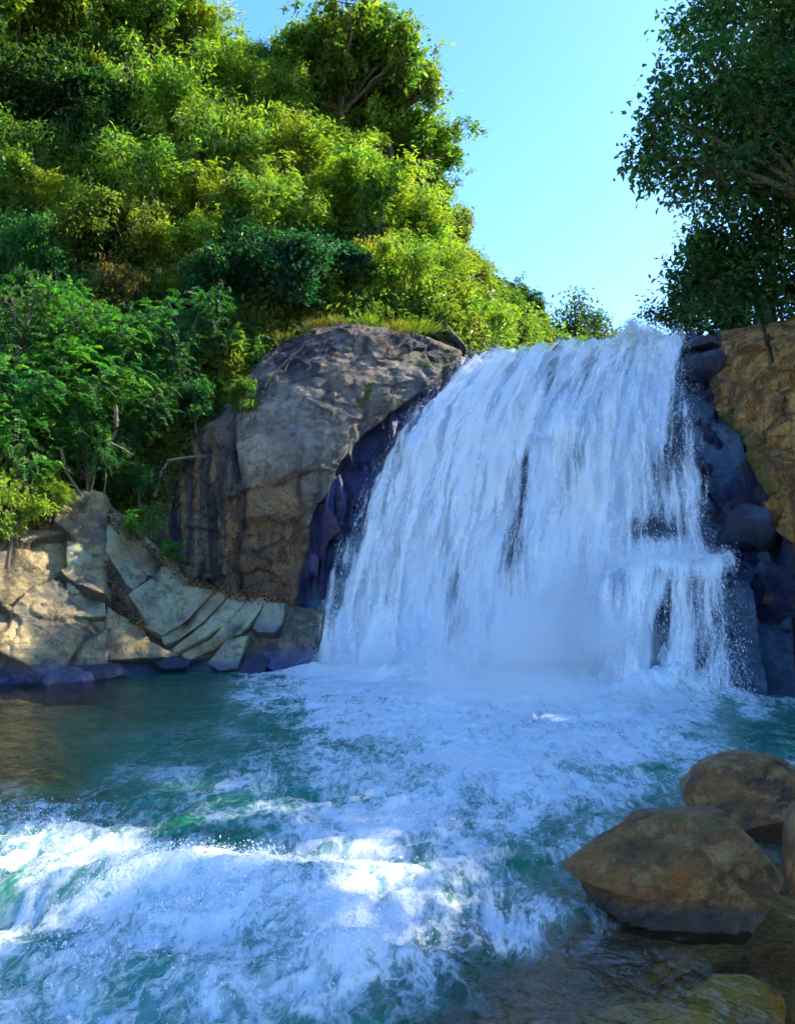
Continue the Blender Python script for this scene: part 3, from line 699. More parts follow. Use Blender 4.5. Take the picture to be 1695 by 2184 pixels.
def mist_mat(name, dens):
    t = NT(name)
    tc = t.n("TexCoord").outputs["Object"]
    ln = t.n("VectorMath", operation='LENGTH'); t.link(tc, ln.inputs[0])
    fall = t.mapr(ln.outputs["Value"], 0.15, 1.0, 1.0, 0.0)
    nz, _ = t.noise(t.geo(), 1.3, 3, 0.6)
    v = t.n("VolumePrincipled"); v.inputs["Color"].default_value = (0.99, 0.995, 1.0, 1); v.inputs["Anisotropy"].default_value = 0.2
    t.put(v.inputs["Density"], t.math('MULTIPLY', t.math('MULTIPLY', fall, t.mapr(nz, 0.35, 0.65, 0.35, 1.0)), dens))
    t.link(v.outputs[0], t.out.inputs["Volume"])
    return t.m
M["mist"] = mist_mat("drifting_mist", 2.0); M["thick_mist"] = mist_mat("thick_mist", 3.4)
def mist(px_, py_, d, rx, ry, rz, m="mist"):
    ph = np.linspace(-math.pi / 2, math.pi / 2, 16)[:, None]; th = np.linspace(0, 2 * math.pi, 24, endpoint=False)[None]
    P = np.stack([np.cos(ph) * np.cos(th), np.cos(ph) * np.sin(th), np.sin(ph) * np.ones_like(th)], -1)
    o = grid_obj("mist", P, M[m], fall_root, closed=True); o["kind"] = "stuff"
    o.location = Vector(W(px_, py_, d)) - fall_root.location; o.scale = (rx, ry, rz)
mist(1120, 1400, 12.7, 2.5, 1.2, 1.35); mist(1230, 1280, 13.2, 1.5, 0.8, 1.3); mist(830, 1425, 14.3, 1.9, 0.8, 0.65); mist(1400, 1195, 12.7, 1.2, 0.5, 0.42); mist(1350, 712, 16.5, 0.55, 0.5, 0.42); mist(1150, 1520, 10.9, 2.6, 1.3, 0.7); mist(1310, 1400, 12.0, 1.0, 0.5, 1.0); mist(1180, 1415, 12.4, 1.7, 0.8, 1.15, "thick_mist")
cy.volume_step_rate = 4.0; cy.volume_max_steps = 48

# river above the lip
UR = np.array([[W(1010,782,18.2), W(1200,752,17.6), W(1470,726,16.2)], [W(1040,778,21), W(1200,757,21), W(1480,735,20)], [W(1100,765,30), W(1250,755,30), W(1460,748,30)], [W(1180,757,60), W(1280,753,60), W(1420,752,60)]])
URP = crom(crom(UR, 30, 0), 40, 1)
tag(grid_obj("upstream_water", URP, M["pool"], attrs={"foam": np.full((30, 40), 0.8), "turbid": np.ones((30, 40)), "froth": np.ones((30, 40))}), "river water running up to the lip of the falls", "river", kind="structure")

# ------------------------------------------------------------------ pool
foampts = np.array([
 (-300,1500,.05),(0,1480,.05),(200,1480,.05),(350,1470,.08),(450,1450,.15),(560,1445,.5),(650,1440,.9),(800,1450,1),(1000,1470,1),(1200,1490,1),(1400,1500,.95),(1500,1505,.75),(1600,1500,.7),(1690,1497,.5),
 (100,1550,.05),(300,1530,.08),(450,1510,.15),(550,1500,.4),(700,1500,.75),(550,1560,.22),(700,1560,.45),(850,1530,.9),(1000,1540,1),(1200,1560,1),(1350,1540,.95),(1450,1520,.6),(1550,1525,.15),(1690,1530,.1),
 (0,1620,.08),(150,1620,.1),(300,1600,.2),(450,1600,.2),(600,1620,.32),(750,1620,.5),(900,1620,.72),(1100,1640,.95),(1300,1620,.85),(1420,1580,.6),(1500,1570,.3),(1600,1560,.15),(1690,1565,.3),(1450,1650,.5),
 (0,1700,.3),(120,1690,.12),(250,1680,.25),(400,1680,.34),(550,1700,.45),(700,1720,.5),(900,1740,.7),(1100,1740,.9),(1300,1720,.5),(1400,1720,.36),
 (0,1760,.75),(100,1760,.85),(200,1760,.6),(350,1760,.4),(500,1780,.36),(650,1790,.45),(800,1820,.8),(1000,1820,.85),(1150,1820,.7),(1200,1780,.5),
 (0,1850,.7),(150,1830,.85),(300,1850,1),(450,1860,1),(600,1880,.95),(750,1880,.6),(900,1880,.7),(1050,1880,.6),(1150,1870,.3),(1200,1900,.3),
 (0,1920,.35),(120,1920,.6),(300,1940,.9),(500,1950,1),(700,1970,.95),(900,1960,.8),(1050,1960,.7),(1150,1950,.7),(1250,1950,.4),(1000,1900,.45),
 (0,2020,.6),(200,2010,.8),(400,2040,.8),(600,2040,.75),(750,2030,.95),(900,2030,.75),(1050,2010,.5),(1200,2000,.2),(1400,2010,.0),(1600,2010,0),
 (0,2100,.4),(150,2080,.65),(300,2120,.6),(450,2100,.7),(600,2120,.5),(750,2100,.6),(900,2090,.5),(1050,2070,.15),(1200,2080,.05),(1500,2080,0),
 (0,2184,.5),(200,2184,.6),(400,2184,.55),(600,2184,.4),(800,2184,.35),(950,2184,.2),(1100,2184,.15),(1300,2184,.1),(1690,2184,0),(1750,1700,.1),(1800,2000,0),(-300,1900,.5),(-300,2184,.5)], float)
nr, nc = 520, 580
yy = np.geomspace(1.3, 17.6, nr); ss = np.linspace(-1, 1, nc)
PW = np.zeros((nr, nc, 3)); PW[..., 1] = yy[:, None]; PW[..., 0] = ss[None, :] * (2.4 + 0.72 * yy[:, None])
px, py = proj(PW)
px = np.clip(px, -900, 2600); py = np.clip(py, 1400, 2500)
foam = shepard(foampts, px, py)
dep = bed_depth(PW)
Q = PW * np.array([1, 1, 0])
rot = np.stack([Q[..., 0] * 0.88 - Q[..., 1] * 0.47, (Q[..., 0] * 0.47 + Q[..., 1] * 0.88) * 0.75, Q[..., 2]], -1)
warp = np.stack([fbm(rot * 1.1 + 3, 3), fbm(rot * 1.1 + 31, 3), rot[..., 0] * 0], -1) * 0.5
h = 0.10 * fbm(rot * 0.9 + warp, 5, 0.5) + 0.06 * (ridged(rot * 2.6 + warp * 2, 4) - 0.5)
h2 = 0.030 * fbm(rot * 2.2, 4) + 0.014 * fbm(rot * 7.0, 3)
amp = sstep(0.1, 0.6, foam)
hz = h2 * (1 - amp) + (h * 1.0 + 0.05 * fbm(rot * 5 + warp * 5, 4) + 0.05 * (ridged(rot * 4.2 + warp * 5 + 7, 4) - 0.5)) * amp
def mound(x, y, sx, sy, a):
    c = W(x, y, float(water_d(y)))
    return a * np.exp(-((PW[..., 0] - c[0]) / sx) ** 2 - ((PW[..., 1] - c[1]) / sy) ** 2)
hz += mound(360,1890,1.0,.26,.13) + mound(120,1800,.9,.35,.09) + mound(560,1960,.7,.25,.08) + mound(760,2050,.28,.14,.12) + mound(330,2110,.4,.18,.07) - mound(120,1960,.6,.2,.08) - mound(600,1830,.7,.25,.06)
hz += mound(1100,1500,2.2,.8,.12)
for bx_, by_ in ((680,1436),(760,1440),(850,1446),(940,1452),(1030,1460),(1120,1466),(1210,1472),(1300,1480),(1380,1487),(1460,1490),(1540,1494)):
    hz += mound(bx_, by_, .55, .35, .20 + .12 * math.sin(bx_ * 1.7)) * (1 + 0.8 * fbm(rot * 3 + 2, 3))
near_right = sstep(1000, 1250, px) * sstep(1960, 2020, py)
hz = hz * (1 - 0.75 * near_right)
PW[..., 2] = hz; pool_px = px.copy()
foam2 = np.clip(foam * (0.90 - 0.12 * (1 - sstep(5.0, 8.0, PW[..., 1]))) + 0.08 * sstep(10, 13, PW[..., 1]) * amp + 0.20 * amp * fbm(rot * 1.6 + warp * 2 + 9, 4) * 2 + 0.25 * np.clip(hz - 0.1, -0.2, 0.3) * amp, 0, 1.05)
turb = 1 - np.exp(-np.clip(dep, 0, 4) * 1.5)
turb = np.clip((turb - 0.46) / 0.48, 0, 0.97)
tag(grid_obj("pool_water", PW, M["pool"], attrs={"foam": foam2, "turbid": turb, "froth": foam2}), "churning emerald pool with white foam below the waterfall", "pool", kind="structure")

# ------------------------------------------------------------------ boulders
def closed_resample(pts, n):
    p = np.asarray(pts, float); m = len(p)
    t = np.linspace(0, m, n, endpoint=False); i = np.floor(t).astype(int); f = (t - i)[:, None]
    a, b, c, d = p[(i - 1) % m], p[i % m], p[(i + 1) % m], p[(i + 2) % m]
    return 0.5 * (2 * b + (c - a) * f + (2 * a - 5 * b + 4 * c - d) * f ** 2 + (3 * b - a - 3 * c + d) * f ** 3)
def boulder(name, outline, d, thick, mat, amp=0.03, nfreq=2.0, power=0.75, pole=(0, 0), dslope=0.0, parent=None, wetline=None, na=110, nb=56, facet=0.0, moss=0.0, cuts=0, seed=1, cutr=(0.66, 0.9)):
    o2 = closed_resample(outline, na)
    c2 = o2.mean(0)
    O = W(o2[:, 0], o2[:, 1], d + dslope * (c2[1] - o2[:, 1]) / FPX * d); C = O.mean(0)
    ph = np.linspace(-math.pi / 2 * 0.995, math.pi / 2 * 0.995, nb)
    cs = np.cos(ph) ** power; sn = np.sign(ph) * np.abs(np.sin(ph)) ** 0.95
    P = C + (O - C)[None] * cs[:, None, None]
    P[..., 1] += (thick * sn)[:, None]
    fr = np.clip(-sn, 0, 1)[:, None]
    P[..., 0] += fr * pole[0]; P[..., 2] += fr * pole[1]
    dirn = unit(P - C)
    S = np.linalg.norm(O - C, axis=1).mean()
    dn = amp * S * (1.0 * fbm(P * nfreq / S, 5, 0.55) * 2 + 0.5 * fbm(P * nfreq * 4 / S, 4, 0.6) - 0.35 * ridged(P * nfreq * 2.2 / S, 4, 0.6))
    if facet:
        _, _, ci = worley(P * 1.6 / S); dn += facet * S * (ci - 0.5)
    P = P + dirn * dn[..., None]
    rr = np.random.default_rng(seed + 100)
    for k in range(cuts):       # flat broken faces
        pl = unit(rr.normal(size=3) * np.array([1, 0.7, 1]) + np.array([0, -0.5, 0.15])); hh = ((P - C) @ pl).max() * rr.uniform(*cutr)
        ex = (P - C) @ pl - hh
        P = P - pl * (np.where(ex > 0, ex * 0.93, 0))[..., None]
    if cuts: P = P + dirn * (0.03 * S * fbm(P * 5 / S, 4))[..., None]
    P[0] = P[0].mean(0); P[-1] = P[-1].mean(0)
    wet = np.zeros(P.shape[:2]) if wetline is None else 1 - sstep(wetline * 0.4, wetline, P[..., 2] + 0.05 * fbm(P * 6, 3))
    ms = moss * sstep(0.1, 0.4, fbm(P * 5 / S, 3)) * np.ones(P.shape[:2])
    return grid_obj(name, P, mat, parent, attrs=rock_attrs(P, wet, ms), closed=True, flip=True)
b = boulder("boulder", [(1200,1842),(1216,1832),(1260,1800),(1320,1778),(1380,1738),(1450,1712),(1520,1710),(1580,1732),(1625,1785),(1655,1850),(1662,1910),(1640,1945),(1560,1972),(1450,1980),(1350,1968),(1280,1940),(1248,1900),(1240,1868)],
        4.25, 0.36, M["boulder"], 0.06, 2.2, 0.62, (0.05, -0.05), 0.5, wetline=0.14, na=200, nb=100, moss=0.8, cuts=4, seed=5)
tag(b, "largest brown boulder with a pointed end, wet at the waterline", "boulder", "boulders in the shallow water")
b = boulder("boulder", [(1465,1700),(1478,1665),(1520,1628),(1570,1610),(1640,1612),(1700,1640),(1760,1690),(1750,1760),(1700,1800),(1600,1790),(1500,1770)],
        5.35, 0.45, M["boulder"], 0.05, 2.0, 0.65, (0.1, 0.0), 0.4, wetline=0.2, na=160, nb=80, cuts=5, seed=9)
tag(b, "smaller round brown boulder with a dark wet flank behind the pointed one", "boulder", "boulders in the shallow water")
b = boulder("boulder", [(1716,1830),(1726,1770),(1766,1710),(1876,1690),(1976,1760),(2006,1900),(1946,1990),(1806,2000),(1736,1965),(1720,1900)],
        3.7, 0.45, M["boulder"], 0.03, 2.0, 0.7, (0, 0), 0.4, wetline=0.12)
tag(b, "mossy boulder cut off by the picture edge next to the pointed boulder", "boulder", "boulders in the shallow water")
subs = [((1400,2060,3.35),.34,.2,.10,"flat ochre stone under the clear water just below the pointed boulder"),
        ((1660,2080,3.15),.30,.22,.12,"ochre stone under clear water in the corner beside the mossy boulder"),
        ((1190,2110,3.1),.32,.24,.09,"brown stone under rippled water where the foam ends"),
        ((1480,2170,2.85),.26,.20,.10,"ochre stone under glinting water at the bottom edge"),
        ((1560,2010,3.6),.24,.18,.10,"brown stone under dark water in the shade of the boulders"),
        ((1340,2180,2.8),.20,.16,.08,"small ochre stone under glinting water at the bottom edge"),
        ((1080,2190,2.8),.24,.18,.08,"brown stone under foam streaks at the bottom edge"),
        ((1650,2170,2.75),.20,.2,.10,"small brown stone under clear water in the bottom corner")]
def ellip(name, c, rx, ry, rz, mat, amp=0.08, seed=0, na=48, nb=26, parent=None, rotz=0.0, wet=None):
    ph = np.linspace(-math.pi / 2 * .99, math.pi / 2 * .99, nb)[:, None]; th = np.linspace(0, 2 * math.pi, na, endpoint=False)[None]
    U = np.stack([np.cos(ph) * np.cos(th), np.cos(ph) * np.sin(th), np.sin(ph) * np.ones_like(th)], -1)
    r = 1 + amp * 2.2 * fbm(U * 1.4 + seed * 3.3, 4)
    P = U * r[..., None] * np.array([rx, ry, rz])
    ca, sa = math.cos(rotz), math.sin(rotz)
    P = np.stack([P[..., 0] * ca - P[..., 1] * sa, P[..., 0] * sa + P[..., 1] * ca, P[..., 2]], -1) + np.asarray(c)
    return grid_obj(name, P, mat, parent, attrs=rock_attrs(P, wet if wet is None else np.full(P.shape[:2], wet)), closed=True)
for k, ((sx, sy, sd), rx, ry, rz, lab) in enumerate(subs):
    p = W(sx, sy, sd); o = ellip("submerged_stone", (p[0], sd, -0.10 - rz), rx, ry, rz, M["stone"], 0.10, k, rotz=k * 0.9)
    tag(o, lab, "stone", "stones lying under the shallow water")

# ------------------------------------------------------------------ rock bank with tilted slabs
def ledge_d(px, py):
    yb = np.interp(px, [-400, 0, 250, 400, 500, 620, 760], [1480, 1456, 1440, 1428, 1430, 1432, 1432])
    db = np.interp(px, [-400, 0, 250, 400, 500, 620, 760], [11.6, 13.2, 14.3, 15.2, 15.1, 15.0, 15.4])
    return db + (yb - py) / 350.0 * 1.9
bank = empty("rock_bank", tuple(W(330, 1440, 14.6)))
tag(bank, "bank of tilted grey green rock slabs and tan bedrock along the pool", "rock")
bx = np.linspace(-420, 760, 330); 
top = np.interp(bx, [-420, 0, 90, 200, 240, 330, 400, 500, 640, 760], [1100, 1120, 1120, 1070, 1080, 1180, 1240, 1265, 1290, 1320])
bt = np.linspace(0, 1, 150)[:, None]
BX = np.broadcast_to(bx[None], (150, 330)); BY = 1470 + (top[None] - 1470) * bt
BD = ledge_d(BX, BY) + 0.11
BP = W(BX, BY, BD)
BP = np.concatenate([BP[:1] + np.array([0, 0.15, -1.8]), BP[:1] + np.array([0, 0.05, -0.5]), BP, BP[-1:] + np.array([0, 1.0, -0.05]), BP[-1:] + np.array([0, 3.0, -0.2])])
BN = grid_normals(BP)
lt = 1 - sstep(215, 250, proj(BP)[0] + 12 * fbm(BP * 1.2, 2))
f1, j1, _ = facets(BP, (0.75, 0.75, 1.0), 0.42, 0.22, 21, 0.5)
f2, j2, _ = facets(BP, (2.0, 2.0, 2.6), 0.10, 0.08, 33, 0.5)
BP = BP + BN * (0.10 * fbm(BP * 1.2, 4) + 0.05 * ridged(BP * 3, 3) - 0.05 + lt * (0.22 + f1 + 0.6 * f2 + 0.12 * fbm(BP * 0.7, 2)))[..., None]
wl_ = 1 - sstep(0.1, 0.40, BP[..., 2] + 0.1 * fbm(BP * 2, 2))
k0 = np.argmax(bx > 262)
child_at(grid_obj("bedrock", BP[:, k0 - 2:], M["slabdark"], attrs=rock_attrs(BP[:, k0 - 2:], wl_[:, k0 - 2:])), bank)
child_at(grid_obj("tan_bedrock", BP[:, :k0 - 1], M["tan"], attrs=rock_attrs(BP[:, :k0 - 1], wl_[:, :k0 - 1], joint=np.clip(j1, 0, 1)[:, :k0 - 1])), bank)
def slab(outline, mat, proud=0.0, thick=0.5, name="slab", bev=0.014, amp=0.05, wetline=0.3):
    p = closed_resample(outline, len(outline) * 3)
    p = np.asarray(outline, float) * 1.0; p = p.mean(0) + (p - p.mean(0)) * 1.12
    c = p.mean(0); cd = float(ledge_d(c[0], c[1]))
    P = W(p[:, 0], p[:, 1], ledge_d(p[:, 0], p[:, 1]) - proud * 0.75)
    n = np.zeros(3)
    for k in range(len(P)): n += np.cross(P[k] - P.mean(0), P[(k + 1) % len(P)] - P.mean(0))
    n = unit(n); 
    if np.dot(n, np.array([0, 0, CAM_H]) - P.mean(0)) < 0: n = -n
    bm = bmesh.new()
    f = bm.faces.new([bm.verts.new(v) for v in P])
    r = bmesh.ops.extrude_face_region(bm, geom=[f])
    vs_ = [g for g in r["geom"] if isinstance(g, bmesh.types.BMVert)]
    bmesh.ops.translate(bm, verts=vs_, vec=Vector(-n * thick))
    bmesh.ops.recalc_face_normals(bm, faces=bm.faces)
    bmesh.ops.bevel(bm, geom=list(bm.edges), offset=bev, segments=2, affect='EDGES', profile=0.6)
    bmesh.ops.triangulate(bm, faces=bm.faces)
    for it in range(4):
        le = [e for e in bm.edges if e.calc_length() > 0.16]
        if not le: break
        bmesh.ops.subdivide_edges(bm, edges=le, cuts=1, use_grid_fill=True)
        bmesh.ops.triangulate(bm, faces=bm.faces)
    bm.normal_update()
    V = np.array([v.co[:] for v in bm.verts]); NN = np.array([v.normal[:] for v in bm.verts])
    V2 = V + NN * (amp * (fbm(V * 2.0, 4) * 1.6 + 0.6 * ridged(V * np.array([2, 2, 6]), 3) - 0.5) )[:, None]
    F = np.array([[v.index for v in f.verts] for f in bm.faces]); bm.free()
    wet = 1 - sstep(wetline * .3, wetline, V2[:, 2] + 0.12 * fbm(V2 * 3, 3))
    z = np.zeros(len(V2)); rel = (V2[:, 2] - V2[:, 2].min()) / max(1e-3, np.ptp(V2[:, 2]))
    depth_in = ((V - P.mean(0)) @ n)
    st_ = np.clip(0.9 * sstep(0.12, 0.4, fbm(V2 * np.array([2.5, 2.5, 1.2]) + 3, 5)) + 0.8 * (1 - sstep(-0.30, -0.05, depth_in)), 0, 0.9)  # noise stains, plus sides that get darker with depth
    wm_ = np.clip(1.3 * sstep(0.05, 0.35, fbm(V2 * 1.6 + 13, 5)) * (1.1 - 0.7 * rel), 0, 0.8)
    mo_ = np.clip(sstep(0.0, 0.3, fbm(V2 * 2.2 + 23, 4)) * (1 - sstep(0.2, 0.6, rel)), 0, 0.8)
    me = raw_mesh(name, V2, F, True, {"wet": wet, "moss": mo_, "stain_dark": st_, "joint": z, "cell": z + 0.2, "warm": wm_})
    me.set_sharp_from_angle(angle=math.radians(38))
    return child_at(obj(name, me, mat), bank)
def z2(pts): return [(x * 0.5, y * 0.5 + 662) for x, y in pts]
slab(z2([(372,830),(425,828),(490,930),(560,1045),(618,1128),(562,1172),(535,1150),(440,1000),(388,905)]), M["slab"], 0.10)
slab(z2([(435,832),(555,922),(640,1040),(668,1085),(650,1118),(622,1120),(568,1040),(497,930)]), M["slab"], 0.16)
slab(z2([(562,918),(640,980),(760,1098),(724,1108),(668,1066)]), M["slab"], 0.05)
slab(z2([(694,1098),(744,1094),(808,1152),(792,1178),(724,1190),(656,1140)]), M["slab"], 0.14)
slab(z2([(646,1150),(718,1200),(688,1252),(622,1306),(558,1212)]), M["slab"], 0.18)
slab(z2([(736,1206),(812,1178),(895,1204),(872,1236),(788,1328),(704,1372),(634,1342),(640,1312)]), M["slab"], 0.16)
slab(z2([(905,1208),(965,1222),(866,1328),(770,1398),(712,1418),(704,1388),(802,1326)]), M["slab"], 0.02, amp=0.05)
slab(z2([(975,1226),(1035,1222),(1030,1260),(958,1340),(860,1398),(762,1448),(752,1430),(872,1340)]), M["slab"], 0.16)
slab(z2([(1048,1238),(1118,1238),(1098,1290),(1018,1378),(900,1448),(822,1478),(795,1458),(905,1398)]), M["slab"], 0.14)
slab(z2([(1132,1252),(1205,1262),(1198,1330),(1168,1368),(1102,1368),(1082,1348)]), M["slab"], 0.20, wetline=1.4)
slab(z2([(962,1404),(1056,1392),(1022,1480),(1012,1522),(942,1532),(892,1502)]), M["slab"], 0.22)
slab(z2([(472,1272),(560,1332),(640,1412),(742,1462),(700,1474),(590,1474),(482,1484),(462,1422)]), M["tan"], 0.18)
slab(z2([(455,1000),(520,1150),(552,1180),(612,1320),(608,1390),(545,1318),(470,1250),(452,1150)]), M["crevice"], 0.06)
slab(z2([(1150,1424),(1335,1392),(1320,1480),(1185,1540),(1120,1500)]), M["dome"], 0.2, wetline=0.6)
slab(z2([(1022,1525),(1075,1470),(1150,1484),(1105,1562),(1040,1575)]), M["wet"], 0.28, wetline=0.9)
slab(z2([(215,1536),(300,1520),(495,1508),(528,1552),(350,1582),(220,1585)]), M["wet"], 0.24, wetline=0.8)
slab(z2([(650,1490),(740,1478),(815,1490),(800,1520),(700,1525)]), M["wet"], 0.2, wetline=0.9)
slab(z2([(295,1000),(380,1022),(438,1200),(453,1290),(392,1294),(302,1288)]), M["slab"], 0.2, amp=0.05)
# ------------------------------------------------------------------ cliff and wet rocks on the other side
K = [
 [(1440,745,17.6),(1500,735,17.4),(1560,728,17.0),(1640,712,16.4),(1720,700,15.8),(1850,690,14.8),(2100,660,13.5),(2500,600,12)],
 [(1450,734,16.3),(1500,733,16.0),(1560,730,15.6),(1640,719,15.0),(1720,708,14.4),(1850,690,13.2),(2100,620,11.5),(2500,540,10)],
 [(1462,800,15.9),(1510,800,15.4),(1560,795,14.9),(1640,790,14.2),(1720,785,13.5),(1850,770,12.4),(2100,740,10.8),(2500,700,9)],
 [(1480,900,15.3),(1530,900,14.9),(1590,900,14.3),(1660,900,13.5),(1740,900,12.9),(1850,900,11.9),(2100,900,10.2),(2500,900,8.2)],
 [(1495,1000,14.6),(1550,1000,14.3),(1610,1000,13.8),(1670,1000,13.1),(1740,1010,12.4),(1850,1020,11.5),(2100,1050,9.7),(2500,1080,7.6)],
 [(1510,1100,13.9),(1570,1100,13.6),(1630,1105,13.2),(1690,1110,12.7),(1750,1120,12.0),(1860,1150,11.0),(2100,1200,9.2),(2500,1260,7.2)],
 [(1530,1180,13.3),(1590,1180,13.1),(1650,1185,12.8),(1700,1190,12.4),(1770,1200,11.8),(1870,1240,10.7),(2100,1330,8.9),(2500,1420,7)],
 [(1530,1260,13.2),(1590,1270,13.0),(1650,1280,12.6),(1710,1290,12.2),(1780,1300,11.6),(1870,1340,10.6),(2100,1480,8.8),(2500,1650,6.8)],
 [(1530,1520,12.6),(1600,1520,12.4),(1660,1530,12.1),(1720,1540,11.8),(1790,1560,11.2),(1880,1600,10.3),(2100,1700,8.6),(2500,1900,6.6)]]
KP = loft(K, 430, 260); KN = grid_normals(KP); px, py = proj(KP)
kb = np.interp(py, [700, 730, 800, 820, 850, 901, 948, 1060, 1131, 1160, 1200], [1533, 1533, 1535, 1521, 1528, 1545, 1600, 1640, 1650, 1690, 1760])
kb = kb + 8 * fbm(np.stack([py / 30, py * 0, py * 0], -1), 3)
dry = sstep(-6, 8, px - kb)
fa, fj, fc = facets(KP, (1.5, 1.5, 0.8), 0.36, 0.42, 13, 0.35)
fa2, fj4, fc2 = facets(KP, (3.6, 3.6, 2.2), 0.20, 0.22, 23, 0.35)
fa = fa + fa2; fj = np.maximum(fj, fj4 * 0.7); fc = 0.5 * fc + 0.5 * fc2
fb_, fj2, _ = facets(KP, (0.9, 0.9, 1.6), 0.14, 0.10, 17, 0.5)
fb2, fj3, _ = facets(KP, (2.6, 2.6, 5.0), 0.05, 0.05, 19, 0.5)
fb_ = fb_ + fb2; fj2 = np.maximum(fj2, fj3 * 0.6)
cav = gauss2(px, py, 1535, 975, 40, 22)
kd = dry * (0.14 + 0.10 * fbm(KP * 0.9, 5) + 0.05 * ridged(KP * np.array([1.2, 1.2, 3.2]), 4)) + dry * fb_ + (1 - dry) * (fa + 0.10 * fbm(KP * 2.5, 4) - 0.1) - 0.5 * cav
crk = np.exp(-((px - 1640 - (py - 740) * 0.35) / 4) ** 2) * (py < 790) * (py > 705)
kmoss = np.clip(np.exp(-((px - kb - 12) / 22) ** 2) * sstep(860, 920, py) * (1 - sstep(1050, 1090, py)) + cav * 0.6, 0, 1)
KP2 = KP + KN * (kd - 0.08 * crk)[..., None]
tag(grid_obj("rock_cliff", KP2, M["cliff"], attrs=rock_attrs(KP, (1 - dry), kmoss, np.clip(crk + 0.0, 0, 1), np.clip((1 - dry) * fj + dry * fj2 * 0.7, 0, 1), fc)), "ochre brown rock cliff with a dark wet foot beside the falls", "cliff")
wb = [([(1460,726),(1490,720),(1530,720),(1533,737),(1528,748),(1490,750),(1463,747)], 15.75, .35, "flat blue wet block at the very top of the falls edge"),
      ([(1466,754),(1495,750),(1532,752),(1538,780),(1532,812),(1505,818),(1480,802),(1466,780)], 15.2, .4, "squarish blue wet block below the flat one at the falls edge"),
      ([(1540,1100),(1580,1075),(1640,1090),(1652,1120),(1640,1165),(1590,1190),(1550,1185),(1535,1150)], 13.1, .45, "dark block of wet rock just above the narrow ledge line")]
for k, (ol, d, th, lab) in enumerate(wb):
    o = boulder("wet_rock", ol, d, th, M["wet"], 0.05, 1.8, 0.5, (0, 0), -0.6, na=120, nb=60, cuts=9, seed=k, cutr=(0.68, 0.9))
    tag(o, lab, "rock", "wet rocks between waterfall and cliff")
# slabs of bare rock on the slope behind the dome
for ol, d, lab, mt in (([(880,690),(905,672),(935,680),(985,735),(1000,760),(930,765),(890,720)], 22.5, "sunlit brown rock rib poking out of the slope behind the dome", "tan"),
                   ([(945,690),(965,668),(990,690),(1060,760),(1010,765),(975,725)], 24.0, "slanting brown rock slab farther back beside the bright lime bush", "tan"),
                   ([(905,680),(930,676),(975,722),(1005,762),(985,764),(940,715)], 22.2, "dark slanting rock face between the two brown ribs", "crevice")):
    tag(boulder("rock_rib", ol, d, 0.5, M[mt], 0.05, 1.6, 0.6, na=70, nb=36, cuts=5), lab, "rock", "rock ribs on the slope behind the dome")

# ------------------------------------------------------------------ plants
def crown_broad(name, seed, lobes=16, tips=34, per=14, L=0.085, flat=0.85, shell=0.55, hole=0.0):
    r = np.random.default_rng(seed)
    lc = unit(r.normal(size=(lobes, 3))) * (r.uniform(0.25, 0.95, lobes))[:, None]; lc[:, 2] *= flat
    lr = r.uniform(0.13, 0.42, lobes) * (1.15 - 0.4 * np.linalg.norm(lc, axis=1))
    k = np.repeat(np.arange(lobes), tips)
    tp = lc[k] + unit(r.normal(size=(len(k), 3)) * np.array([1, 1, 0.75])) * (lr[k] * (shell + (1.25 - shell) * r.random(len(k))))[:, None]
    far_ = r.random(len(k)) < 0.06
    tp = tp + np.where(far_, 1.0, 0.0)[:, None] * unit(lc[k]) * r.uniform(0.1, 0.35, (len(k), 1))
    kk = np.repeat(np.arange(len(tp)), per)
    out = unit(tp[kk] - lc[k][kk]) 
    pos = tp[kk] + r.normal(size=(len(kk), 3)) * 0.055
    dr = out * 0.7 + r.normal(size=(len(kk), 3)) * 0.8 + np.array([0, 0, -0.15])
    nr = np.array([0, 0, 1.0]) + out * 0.6 + r.normal(size=(len(kk), 3)) * 0.45
    tipt = r.normal(0, 0.16, len(tp))
    tint = np.clip(0.45 + tipt[kk] + r.normal(0, 0.13, len(kk)), 0, 1)
    Ls = L * r.uniform(0.7, 1.4, len(kk))
    me = leaf_mesh(name, pos, dr, nr, Ls, Ls * 0.52, tint)
    paths = []
    base = np.array([0, 0, -1.5]); fork = np.array([r.normal() * .08, r.normal() * .08, -0.55])
    paths.append((curve_path(base, fork, 7, 0, 0.06, seed), np.linspace(0.075, 0.05, 7)))
    for i in range(lobes):
        paths.append((curve_path(fork, lc[i], 7, 0.08, 0.10, seed + i), np.linspace(0.035, 0.010, 7)))
        for t in range(3):
            paths.append((curve_path(lc[i], tp[i * tips + t], 4, 0, 0.08, seed + i + t), np.linspace(0.009, 0.004, 4)))
    V, F = tubes(paths, 5)
    return me, raw_mesh(name + "_wood", V, F)
